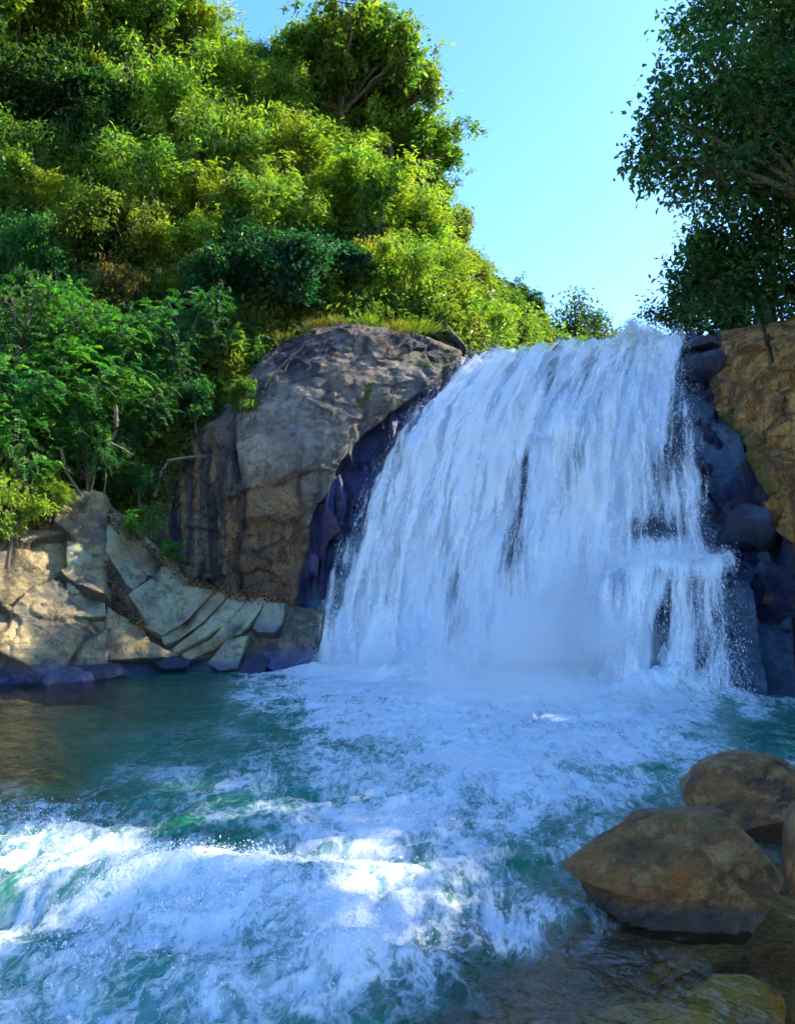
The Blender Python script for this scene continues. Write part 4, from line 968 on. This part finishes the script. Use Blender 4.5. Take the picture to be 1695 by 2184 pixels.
def crown_bamboo(name, seed, stems=80, per=150, L=0.125):
    r = np.random.default_rng(seed)
    P = []; D = []; T = []; Ls = []; paths = []
    for s in range(stems):
        a = r.uniform(0, 2 * math.pi); rad = r.uniform(0.15, 1.0) * (1.35 if s % 7 == 0 else 1.0); hgt = r.uniform(0.1, 1.0) * (1.15 - 0.6 * rad)
        t = np.linspace(0, 1, 12)
        b = np.array([r.normal() * .2, r.normal() * .2, -1.0])
        x = b[0] + math.cos(a) * rad * t ** 1.7; y = b[1] + math.sin(a) * rad * t ** 1.7
        z = -1.0 + (1.0 + hgt) * np.sin(t * 1.75) / math.sin(1.57)
        c = np.stack([x, y, z], -1); paths.append((c, np.linspace(0.014, 0.003, 12)))
        u = r.uniform(0.25, 1.0, per); i = np.minimum((u * 11).astype(int), 10); f = (u * 11 - i)[:, None]
        p = c[i] * (1 - f) + c[i + 1] * f + r.normal(size=(per, 3)) * 0.07
        d = unit(c[i + 1] - c[i]) * 0.5 + r.normal(size=(per, 3)) * 0.55 + np.array([math.cos(a) * .2, math.sin(a) * .2, -0.45])
        P.append(p); D.append(d); T.append(np.clip(0.5 + r.normal() * 0.14 + r.normal(0, 0.12, per), 0, 1)); Ls.append(L * r.uniform(0.6, 1.3, per))
    P = np.concatenate(P); D = np.concatenate(D); T = np.concatenate(T); Ls = np.concatenate(Ls)
    me = leaf_mesh(name, P, D, np.array([0, 0, 1.0]) + r.normal(size=P.shape) * 0.5, Ls, Ls * 0.24, T, 0.15)
    V, F = tubes(paths, 4)
    return me, raw_mesh(name + "_wood", V, F)
def crown_pinnate(name, seed, fronds=420, pairs=9, L=0.085):
    r = np.random.default_rng(seed)
    P = []; D = []; T = []; Ls = []; paths = []; NR = []
    lob = unit(r.normal(size=(14, 3))) * r.uniform(0.3, 0.75, (14, 1))
    for s in range(fronds):
        lc = lob[s % 14]
        st = lc + r.normal(size=3) * 0.17
        o = unit(st + 0.4 * (st - lc) + 1e-3)
        dirn = unit(np.array([o[0], o[1], 0.25 * o[2] + 0.1]) + r.normal(size=3) * 0.5); ln = r.uniform(0.20, 0.38)
        t = np.linspace(0, 1, 7)[:, None]
        c = st + dirn * ln * t + np.array([0, 0, -0.35]) * ln * 1.6 * t ** 2
        if s % 6 == 0: paths.append((np.concatenate([np.array([[0, 0, -0.8]]) + st[None] * .2, lc[None] * 0.8, c]), np.linspace(0.012, 0.003, 9)))
        side = unit(np.cross(dirn, [0, 0, 1.0]) + r.normal(size=3) * 0.25)
        up = np.cross(side, dirn)
        u = np.repeat(np.linspace(0.12, 1, pairs), 2); sg = np.tile([1, -1], pairs)
        i = np.minimum((u * 6).astype(int), 5); f = (u * 6 - i)[:, None]
        p = c[i] * (1 - f) + c[i + 1] * f
        d = side[None] * sg[:, None] + dirn[None] * 0.55 + np.array([0, 0, -0.25]) + r.normal(size=(len(u), 3)) * 0.2
        P.append(p); D.append(d); NR.append(np.repeat(up[None], len(u), 0) + r.normal(size=(len(u), 3)) * 0.25)
        T.append(np.clip(0.5 + r.normal() * 0.17 + r.normal(0, 0.10, len(u)), 0, 1)); Ls.append(L * (1.2 - 0.6 * u) * r.uniform(0.8, 1.2, len(u)))
    P = np.concatenate(P); D = np.concatenate(D); T = np.concatenate(T); Ls = np.concatenate(Ls); NR = np.concatenate(NR)
    me = leaf_mesh(name, P, D, NR, Ls, Ls * 0.42, T, 0.1)
    paths.append((curve_path((0, 0, -1.4), (0, 0, -0.2), 6, 0, 0.08, seed), np.linspace(0.05, 0.03, 6)))
    V, F = tubes(paths, 4)
    return me, raw_mesh(name + "_wood", V, F)
def tuft(name, seed, n=420):
    r = np.random.default_rng(seed)
    p = np.concatenate([r.normal(size=(n, 2)) * np.array([0.9, 0.45]), np.full((n, 1), -0.6)], 1)
    d = np.concatenate([r.normal(size=(n, 2)) * 0.45 + p[:, :2] * .8, np.full((n, 1), 1.0)], 1)
    L = r.uniform(0.5, 1.4, n)
    me = leaf_mesh(name, p, d, r.normal(size=(n, 3)), L, 0.035, np.clip(r.normal(.5, .2, n), 0, 1), 0.0)
    V, F = tubes([(curve_path((0, 0, -1.2), (r.normal() * .2, r.normal() * .2, -0.2), 5, 0, .1, seed), np.linspace(.03, .01, 5))], 4)
    return me, raw_mesh(name + "_wood", V, F)
PROTO = {
 "broad": [crown_broad("broad_leaves", s, 18, 38, 14, 0.085) for s in (1, 2, 3)],
 "fine": [crown_broad("fine_leaves", s, 22, 46, 15, 0.062, shell=0.4) for s in (4, 5)],
 "open": [crown_broad("open_leaves", s, 24, 26, 16, 0.085, 0.9, 0.75) for s in (6,)],
 "bamboo": [crown_bamboo("bamboo_leaves", s) for s in (7, 8, 9)],
 "pinnate": [crown_pinnate("pinnate_leaves", s) for s in (10, 11, 12)],
 "shrub": [crown_broad("shrub_leaves", s, 12, 22, 12, 0.13) for s in (13, 14)],
 "grass": [tuft("grass_blades", s) for s in (15, 16)],
}
for k, lst in PROTO.items():
    for lm, wm in lst:
        lm.materials.append(M["leaf"]); wm.materials.append(M["pale_bark"] if k in ("fine",) else M["bark"])
def place(kind, name, base, R, color, label, cat, group, squash=1.0, lift=1.3, var=None, rz=None, lean=(0, 0), jit=True):
    lst = PROTO[kind]; lm, wm = lst[random.randrange(len(lst)) if var is None else var % len(lst)]
    e = empty(name, tuple(base)); e.scale = (R * random.uniform(0.85, 1.25), R * random.uniform(0.85, 1.2), R * squash * random.uniform(0.85, 1.2)) if jit else (R, R, R * squash); e.rotation_euler = (lean[0], lean[1], random.uniform(0, 6.28) if rz is None else rz)
    tag(e, label, cat, group)
    w = bpy.data.objects.new("trunk" if cat == "tree" else "stems", wm); COL.objects.link(w); w.parent = e; w.location = (0, 0, lift)
    c = bpy.data.objects.new("crown", lm); COL.objects.link(c); c.parent = e; c.location = (0, 0, lift)
    c.color = tuple(color) + (1.0,)
    return e
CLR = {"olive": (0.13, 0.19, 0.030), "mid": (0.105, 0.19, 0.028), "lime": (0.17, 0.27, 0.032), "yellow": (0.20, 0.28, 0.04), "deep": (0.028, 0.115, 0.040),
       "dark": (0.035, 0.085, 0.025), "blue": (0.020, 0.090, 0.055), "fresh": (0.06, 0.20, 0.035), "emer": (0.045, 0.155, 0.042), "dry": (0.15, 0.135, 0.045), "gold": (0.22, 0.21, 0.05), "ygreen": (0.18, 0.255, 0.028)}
TREES = [
 # px, py, r px, kind, colour, label
 (20,70,150,"broad","ygreen","round green tree filling the topmost corner of the hillside"),
 (190,60,160,"fine","ygreen","olive green broad tree along the top edge of the hill"),
 (320,60,120,"fine","mid","green tree with fine leaves at the top edge before the sky begins"),
 (410,75,75,"bamboo","ygreen","yellowish feathery tree touching the open sky at the top"),
 (525,125,62,"fine","mid","small tree with a pale trunk between the sky notch and the olive tree"),
 (60,230,130,"broad","dark","dark tree in deep shade below the corner tree"),
 (190,240,110,"broad","dark","dark green tree leaning over the black gully"),
 (300,180,110,"fine","olive","olive tree above the brightest bamboo"),
 (590,200,100,"fine","olive","dull olive tree tucked below the tall open crown"),
 (735,150,165,"open","olive","tall olive tree with an open crown standing against the sky"),
 (620,175,85,"fine","ygreen","leafy green tree filling the space under the sky notch"),
 (690,255,105,"fine","olive","dense olive tree directly below the tall open crown"),
 (660,110,95,"open","olive","olive crown on the near side of the tall open tree"),
 (800,120,95,"open","olive","olive crown on the far side of the tall open tree"),
 (800,270,85,"fine","ygreen","sunlit tree hanging below the leaning olive crown"),
 (540,250,85,"bamboo","ygreen","feathery clump between the lime bamboo and the dense olive tree"),
 (730,330,80,"bamboo","lime","lime clump in front of the dense olive tree"),
 (240,290,80,"fine","ygreen","sunlit small tree at the upper end of the black gully"),
 (130,150,95,"fine","mid","fine leaved tree between the corner tree and the dark ones"),
 (420,440,80,"fine","ygreen","small airy tree in front of the brightest bamboo"),
 (640,470,80,"fine","ygreen","airy tree just above the smaller dark blue green tree"),
 (480,550,70,"fine","mid","airy green tree beside the dark blue green one"),
 (130,450,80,"bamboo","ygreen","feathery clump low beside the black gully"),
 (720,640,50,"shrub","olive","olive bush on the bare earth above the dome rim"),
 (850,650,48,"shrub","ygreen","yellow green bush just above the sunlit rib"),
 (835,215,90,"open","olive","open olive crown leaning out into the sky"),
 (900,300,75,"open","mid","sparse crown whose twigs reach farthest into the sky"),
 (470,190,90,"bamboo","ygreen","feathery bamboo below the small pale trunked tree"),
 (380,270,120,"bamboo","lime","bright lime bamboo high on the slope"),
 (480,370,130,"bamboo","yellow","brightest yellow green bamboo at the middle of the hill"),
 (330,410,120,"bamboo","lime","lime bamboo clump next to the brightest one"),
 (610,330,110,"bamboo","ygreen","yellow green bamboo below the dull olive tree"),
 (680,400,100,"fine","ygreen","fine leaved tree in shade between two bamboos"),
 (770,330,110,"fine","olive","fine leaved olive tree under the tall open crown"),
 (860,370,100,"bamboo","ygreen","feathery yellow green tree on the steep sky edge"),
 (920,430,75,"fine","olive","olive tree bulging over the sky edge halfway down"),
 (780,460,110,"bamboo","ygreen","wide bamboo clump above the dark shady tree"),
 (880,500,100,"bamboo","yellow","golden green bamboo near the lower sky edge"),
 (970,520,60,"fine","olive","small olive tree on the lower sky edge"),
 (560,480,100,"bamboo","lime","lime bamboo just above the dark blue green tree"),
 (90,390,110,"fine","mid","green tree beside the black gully"),
 (220,360,90,"broad","mid","green tree on the other side of the black gully"),
 (40,520,105,"fine","emer","emerald tree on the lower slope near the picture edge"),
 (170,500,105,"fine","olive","olive shrub tree with grey twigs low on the slope"),
 (290,530,100,"broad","olive","olive tree with yellow tips below the lime bamboos"),
 (400,530,90,"fine","ygreen","yellow green tree between the lime bamboos and the dry patch"),
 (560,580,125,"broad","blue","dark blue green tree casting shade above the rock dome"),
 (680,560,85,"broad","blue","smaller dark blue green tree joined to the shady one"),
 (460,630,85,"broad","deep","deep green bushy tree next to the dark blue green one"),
 (780,590,80,"fine","ygreen","bright green bush tree above the grassy rim"),
 (860,600,80,"bamboo","ygreen","feathery tree above the sunlit rock rib"),
 (930,580,75,"bamboo","yellow","golden bamboo behind the lime bush"),
 (1010,590,60,"fine","ygreen","yellow green tree where the ridge drops to the gap"),
 (1060,640,50,"fine","mid","green tree halfway down the final ridge slope"),
 (1105,665,46,"broad","dark","dark green tree near the foot of the ridge"),
 (1150,705,36,"fine","mid","small green tree at the foot of the ridge"),
 (250,640,90,"fine","dry","brownish dry shrub on the bare earth patch"),
 (340,620,75,"fine","olive","olive shrub beside the brownish dry patch"),
 (140,610,90,"fine","emer","emerald shrub over the earth patch"),
 (640,650,60,"fine","dry","dry brown shrub at the foot of the shady tree"),
 (960,655,45,"shrub","lime","bright lime bush beside the rock rib"),
 (1010,690,48,"bamboo","lime","lime bush sprawling behind the slanting slab"),
 (1060,715,44,"shrub","lime","lime bush low behind the falls lip"),
 (1110,730,32,"shrub","ygreen","small yellow green bush touching the falls lip"),
]
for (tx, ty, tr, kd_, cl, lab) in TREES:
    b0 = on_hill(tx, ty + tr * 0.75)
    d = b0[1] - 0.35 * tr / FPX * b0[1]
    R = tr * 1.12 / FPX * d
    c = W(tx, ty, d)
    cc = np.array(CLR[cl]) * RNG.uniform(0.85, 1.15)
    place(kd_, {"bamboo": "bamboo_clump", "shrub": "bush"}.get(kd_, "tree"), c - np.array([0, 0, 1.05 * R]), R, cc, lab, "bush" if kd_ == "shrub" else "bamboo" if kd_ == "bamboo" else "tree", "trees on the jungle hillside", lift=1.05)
FRONT = [
 (30,690,105,"pinnate","emer",16.0,"emerald feather leaved shrub hanging at the picture edge"),
 (150,700,90,"pinnate","fresh",16.8,"fresh green feather leaved shrub below the dry patch"),
 (260,760,95,"pinnate","emer",17.0,"emerald shrub with drooping fronds at the middle of the thicket"),
 (385,715,90,"pinnate","emer",17.8,"deep green fronds reaching towards the rock dome"),
 (470,700,70,"pinnate","deep",18.2,"shaded dark fronds against the top of the rock dome"),
 (140,820,105,"pinnate","fresh",15.8,"fresh green shrub with the most fronds above the bare branches"),
 (30,830,100,"pinnate","emer",15.2,"emerald shrub low at the picture edge"),
 (280,860,85,"pinnate","deep",16.8,"deep green shrub hanging over the dark hollow"),
 (380,800,70,"pinnate","deep",17.4,"deep green shrub in the shadow under the fronds"),
 (60,960,95,"pinnate","fresh",14.9,"fresh green shrub just above the tan rock"),
 (190,950,80,"pinnate","deep",15.9,"shaded shrub in the hollow behind the bare branches"),
 (300,1010,52,"pinnate","deep",16.4,"small dark shrub at the dome's lower corner"),
 (310,1105,42,"pinnate","fresh",15.7,"fresh green bush on top of the tilted slabs"),
 (368,1172,26,"shrub","fresh",15.6,"smallest fresh green bush on the rim of the slabs"),
 (20,1100,66,"shrub","yellow",14.0,"sunlit yellow bush on the tan rock"),
 (110,1040,50,"pinnate","mid",15.0,"green bush between the yellow bush and the bare branches"),
 (515,850,34,"shrub","mid",16.9,"green tuft growing in the crack along the dome"),
 (420,860,40,"shrub","deep",17.3,"dark bush in the cleft next to the dome"),
]
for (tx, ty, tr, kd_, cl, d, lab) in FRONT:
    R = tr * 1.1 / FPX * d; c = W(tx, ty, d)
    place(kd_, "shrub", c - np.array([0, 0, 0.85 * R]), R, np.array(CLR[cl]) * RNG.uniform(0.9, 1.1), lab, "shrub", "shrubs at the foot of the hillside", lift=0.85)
GR = [(668,692,20,"dry",18.9,"tuft of dry brown grass at the start of the dome rim"),(728,684,18,"gold",18.9,"tuft of straw grass on the top of the dome"),(792,686,22,"ygreen",19.0,"bright green grass tuft on the dome rim"),
      (846,696,20,"gold",19.2,"straw grass tuft near the sunlit rib"),(612,722,20,"dry",18.8,"brown grass tuft at the shaded end of the rim"),(335,925,20,"gold",17.3,"patch of straw grass in the cleft by the dome"),(890,690,24,"ygreen",20.5,"green grass tuft behind the straw one")]
for (tx, ty, tr, cl, d, lab) in GR:
    R = tr / FPX * d; c = W(tx, ty, d)
    place("grass", "grass_tuft", c - np.array([0, 0, 0.9 * R]), R, CLR[cl], lab, "grass", "grass tufts on the rock rim", lift=0.9)

# undergrowth over the slope
n = 190000
iv = RNG.integers(0, 82, n); iu = RNG.integers(0, 149, n)
fu = RNG.random((n, 1)); fv = RNG.random((n, 1))
p = HILL[iv, iu] * (1 - fu) * (1 - fv) + HILL[iv, iu + 1] * fu * (1 - fv) + HILL[iv + 1, iu] * (1 - fu) * fv + HILL[iv + 1, iu + 1] * fu * fv
clump = fbm(p * 0.9, 3) - 0.45 * sstep(28, 36, p[:, 1])
p[:, 2] += RNG.random(n) ** 1.5 * (1.2 + 2.2 * clump).clip(0.1, 3)
p += np.array([0.1, -0.35, 0]) * RNG.random((n, 1))
L = 0.17 * RNG.uniform(0.6, 1.4, n) * np.clip(p[:, 1] / 20, 0.7, 1.6)
me = leaf_mesh("undergrowth", p, RNG.normal(size=(n, 3)) + np.array([.3, -.4, -.2]), RNG.normal(size=(n, 3)) * .6 + np.array([0.2, -.3, 1]), L, L * .45, np.clip(0.45 + 0.5 * clump + RNG.normal(0, .13, n), 0, 1))
o = obj("hillside_undergrowth", me, M["leaf"]); o.color = (0.11, 0.17, 0.03, 1)
tag(o, "low leafy undergrowth covering the slope between the trees", "undergrowth", kind="stuff")

# ------------------------------------------------------------------ trees above the cliff
def lobed_tree(name, lobes, base, fork, leaf, dens, color, label, group, seed, mat="leaf_gloss", tr=0.28, wood="bark"):
    r = np.random.default_rng(seed); base = np.asarray(base, float); fork = np.asarray(fork, float)
    P = []; D = []; NR = []; T = []; paths = [(curve_path(base, fork, 9, 0, 0.05, seed), np.linspace(tr, tr * 0.6, 9))]
    for li, (x, y, rp, d) in enumerate(lobes):
        c = W(x, y, d); R = rp / FPX * d
        nt = int(dens * 11 * (R ** 2)) + 6; per = 16
        tp = c + unit(r.normal(size=(nt, 3))) * (R * r.uniform(0.45, 1.12, nt))[:, None]
        tp = tp[fbm(tp * 1.25 + seed, 2) > -0.13]; nt = len(tp)
        paths.append((curve_path(fork, c, 9, 0.06, 0.09, seed + li), np.linspace(tr * 0.42, 0.03, 9)))
        for k in range(0, nt, 3): paths.append((curve_path(c, tp[k], 5, 0, 0.1, seed + k), np.linspace(0.022, 0.006, 5)))
        kk = np.repeat(np.arange(nt), per); out = unit(tp - c)[kk]
        P.append(tp[kk] + r.normal(size=(len(kk), 3)) * leaf * 1.25); D.append(out * .5 + r.normal(size=(len(kk), 3)) * .8 + np.array([0, 0, -.2]))
        NR.append(np.array([0, 0, 1.0]) + r.normal(size=(len(kk), 3)) * .5); T.append(np.clip(.42 + r.normal(0, .15, nt)[kk] + r.normal(0, .14, len(kk)), 0, 1))
    P = np.concatenate(P); D = np.concatenate(D); NR = np.concatenate(NR); T = np.concatenate(T); L = leaf * r.uniform(.7, 1.35, len(P))
    e = empty(name, tuple(base)); tag(e, label, "tree", group)
    V, F = tubes(paths, 7)
    child_at(obj("trunk", raw_mesh("trunk", V, F), M[wood]), e)
    c = child_at(obj("crown", leaf_mesh("crown", P, D, NR, L, L * .55, T), M[mat]), e); c.color = tuple(color) + (1,)
    return e
UP = [(1500,50,75),(1600,30,110),(1700,90,120),(1450,170,60),(1540,160,85),(1640,190,100),(1400,255,62),(1480,270,90),(1590,290,110),(1700,300,110),(1368,335,42),(1430,355,62),(1530,380,85),(1640,390,110),(1455,415,34),(1800,200,170),(1830,400,150),(1760,-90,150),(1620,-90,100)]
lobed_tree("tree", [(x, y, r_, 16.5 + 1.6 * random.random()) for x, y, r_ in UP], W(1800, 700, 16.8), W(1740, 430, 16.8), 0.15, 10.5, (0.055, 0.145, 0.036), "big dark leafed tree overhanging from the cliff top against the sky", "trees above the cliff", 21, tr=0.2)
LO = [(1505,530,42),(1560,500,85),(1650,520,110),(1465,590,45),(1540,610,80),(1650,640,120),(1470,655,48),(1560,675,65),(1820,600,160),(1500,560,50),(1480,690,30)]
lobed_tree("tree", [(x, y, r_, 18.6 + 1.2 * random.random()) for x, y, r_ in LO], W(1640, 720, 19.2), W(1620, 640, 19.2), 0.15, 12.0, (0.048, 0.135, 0.042), "dense dark tree below the overhanging one, standing behind the cliff", "trees above the cliff", 22)
lobed_tree("shrub", [(1385,662,16,19.4),(1410,676,20,19.4),(1438,690,24,19.2),(1450,668,26,19.4)], W(1462, 722, 19.4), W(1445, 700, 19.4), 0.10, 16, (0.03, 0.08, 0.03), "small dark shrub reaching over the splash at the falls lip", "trees above the cliff", 23, tr=0.05)
lobed_tree("tree", [(1225,645,22,40),(1215,675,32,40),(1245,680,30,40.5),(1195,700,34,40),(1240,715,40,40),(1275,690,18,40.5),(1285,715,24,40),(1170,715,26,40),(1170,690,14,40)], W(1230, 752, 40), W(1228, 710, 40), 0.20, 4.5, (0.085, 0.13, 0.03), "lone pointed green tree in the gap above the falls", "trees above the cliff", 24, tr=0.15)
# unseen trees added on the bank to shade the pool and the falls
def unseen_shade_tree(x, y, zb, h, R, seed, label):
    c = np.array([x, y, zb + h]); px_, py_ = proj(c)
    return place("fine", "tree", (x, y, zb), R, CLR["deep"], label, "tree", "trees above the cliff", lift=max(1.3, h / R), var=seed, rz=seed * 1.3, jit=False)
for k, (x, y, zb, h, R) in enumerate([(11.6,15.2,6.8,6.0,3.3),(11.5,19,7,7.2,3.2),(9.5,12.5,6.0,3.0,2.2),(13,16,7,9,3.6),(12.8,10.2,6.6,3.85,2.5),(12.8,7.8,6.6,6.6,2.5),(13,4.8,6.2,6.4,2.7),(13,12.8,6.8,5.3,2.5),(12.5,2.0,6.0,6.0,2.6),(8.6,6.0,2.5,3.0,1.6)]):
    unseen_shade_tree(x, y, zb, h, R, k, "unseen shade tree added on the bank beyond the picture edge")

# ------------------------------------------------------------------ small things: spray on the crests, fallen leaves, bare branches
nk = 30000
wgt = (amp * np.clip(foam2 - 0.35, 0, 1) * (PW[..., 1] < 9) * (PW[..., 1] ** 1.2) * np.clip(0.4 + 6 * (hz - 0.02), 0.05, 2) * (pool_px > -60) * (pool_px < 1500)).ravel(); wgt /= wgt.sum()
kx = RNG.choice(nr * nc, nk, p=wgt); q = PW.reshape(-1, 3)[kx] + RNG.normal(size=(nk, 3)) * np.array([0.03, 0.03, 0.0])
q[:, 2] += RNG.exponential(0.016, nk) + 0.004
sz = 0.0042 * RNG.lognormal(0, 0.5, nk)
o = obj("water_spray", leaf_mesh("water_spray", q, RNG.normal(size=(nk, 3)), RNG.normal(size=(nk, 3)), sz * 1.6, sz, RNG.random(nk), 0.1), M["drop"])
tag(o, "fine white drops thrown up from the foam crests of the pool", "spray", kind="stuff")
lp = np.array([(60,1120),(120,1105),(200,1082),(260,1120),(330,1182),(400,1236),(470,1258),(540,1272),(625,1287)], float)
nl = 1500
tt = RNG.uniform(0, len(lp) - 1, nl); ii = np.minimum(tt.astype(int), len(lp) - 2); lf = (tt - ii)[:, None]
lq = lp[ii] * (1 - lf) + lp[ii + 1] * lf + RNG.normal(size=(nl, 2)) * np.array([9, 7])
cr = np.array([(225,1200),(260,1290),(310,1350)], float); kc = RNG.random(nl) < 0.2
t2 = RNG.uniform(0, 2, nl); i2_ = np.minimum(t2.astype(int), 1); lq = np.where(kc[:, None], cr[i2_] * (1 - (t2 - i2_)[:, None]) + cr[i2_ + 1] * (t2 - i2_)[:, None] + RNG.normal(size=(nl, 2)) * 7, lq)
q = W(lq[:, 0], lq[:, 1], ledge_d(lq[:, 0], lq[:, 1]) - 0.16 + RNG.uniform(-0.05, 0.1, nl))
o = obj("leaf_litter", leaf_mesh("leaf_litter", q, RNG.normal(size=(nl, 3)), RNG.normal(size=(nl, 3)) + np.array([0, -.5, .8]), 0.075 * RNG.uniform(.6, 1.4, nl), 0.04, RNG.random(nl)), M["litter"]); o.color = (0.17, 0.085, 0.035, 1)
tag(o, "brown fallen leaves lying along the rim and cracks of the slabs", "leaf litter", kind="stuff")
br = [([(245,865),(248,910),(236,945),(205,985),(195,1060)], 15.6, .045, "pale bent branch hanging down from the thicket above the slabs"),
      ([(236,945),(262,958),(285,972)], 15.6, .028, "short pale twig forking off above the slabs"),
      ([(128,955),(140,1000),(160,1035),(178,1062)], 15.2, .035, "grey dead branch leaning over the tan rock"),
      ([(232,960),(226,1010),(222,1075)], 15.8, .022, "thin hanging root in the dark hollow"),
      ([(355,985),(400,975),(440,972)], 16.6, .04, "dead branch lying along the top of the dark rock panel"),
      ([(330,1060),(342,1010),(362,985)], 16.4, .045, "pale root climbing the corner of the dome"),
      ([(560,840),(590,790),(640,745)], 17.2, .03, "thin bare stem slanting along the dome edge"),
      ([(575,850),(600,805),(625,760),(650,735)], 17.2, .022, "second thin bare stem beside the slanting one"),
      ([(60,1060),(90,1030),(140,985)], 14.8, .02, "thin twig above the sunlit yellow bush")]
for pts_, d, rad, lab in br:
    c = crom(np.array([W(x, y, d + 0.1 * i) for i, (x, y) in enumerate(pts_)]), 14, 0)
    V, F = tubes([(c + 0.03 * np.stack([pn(c * 3), pn(c * 3 + 9), pn(c * 3 + 19)], -1), np.linspace(rad, rad * 0.5, 14))], 6)
    tag(obj("bare_branch", raw_mesh("bare_branch", V, F), M["dead_bark"]), lab, "branch", "bare branches around the rocks")
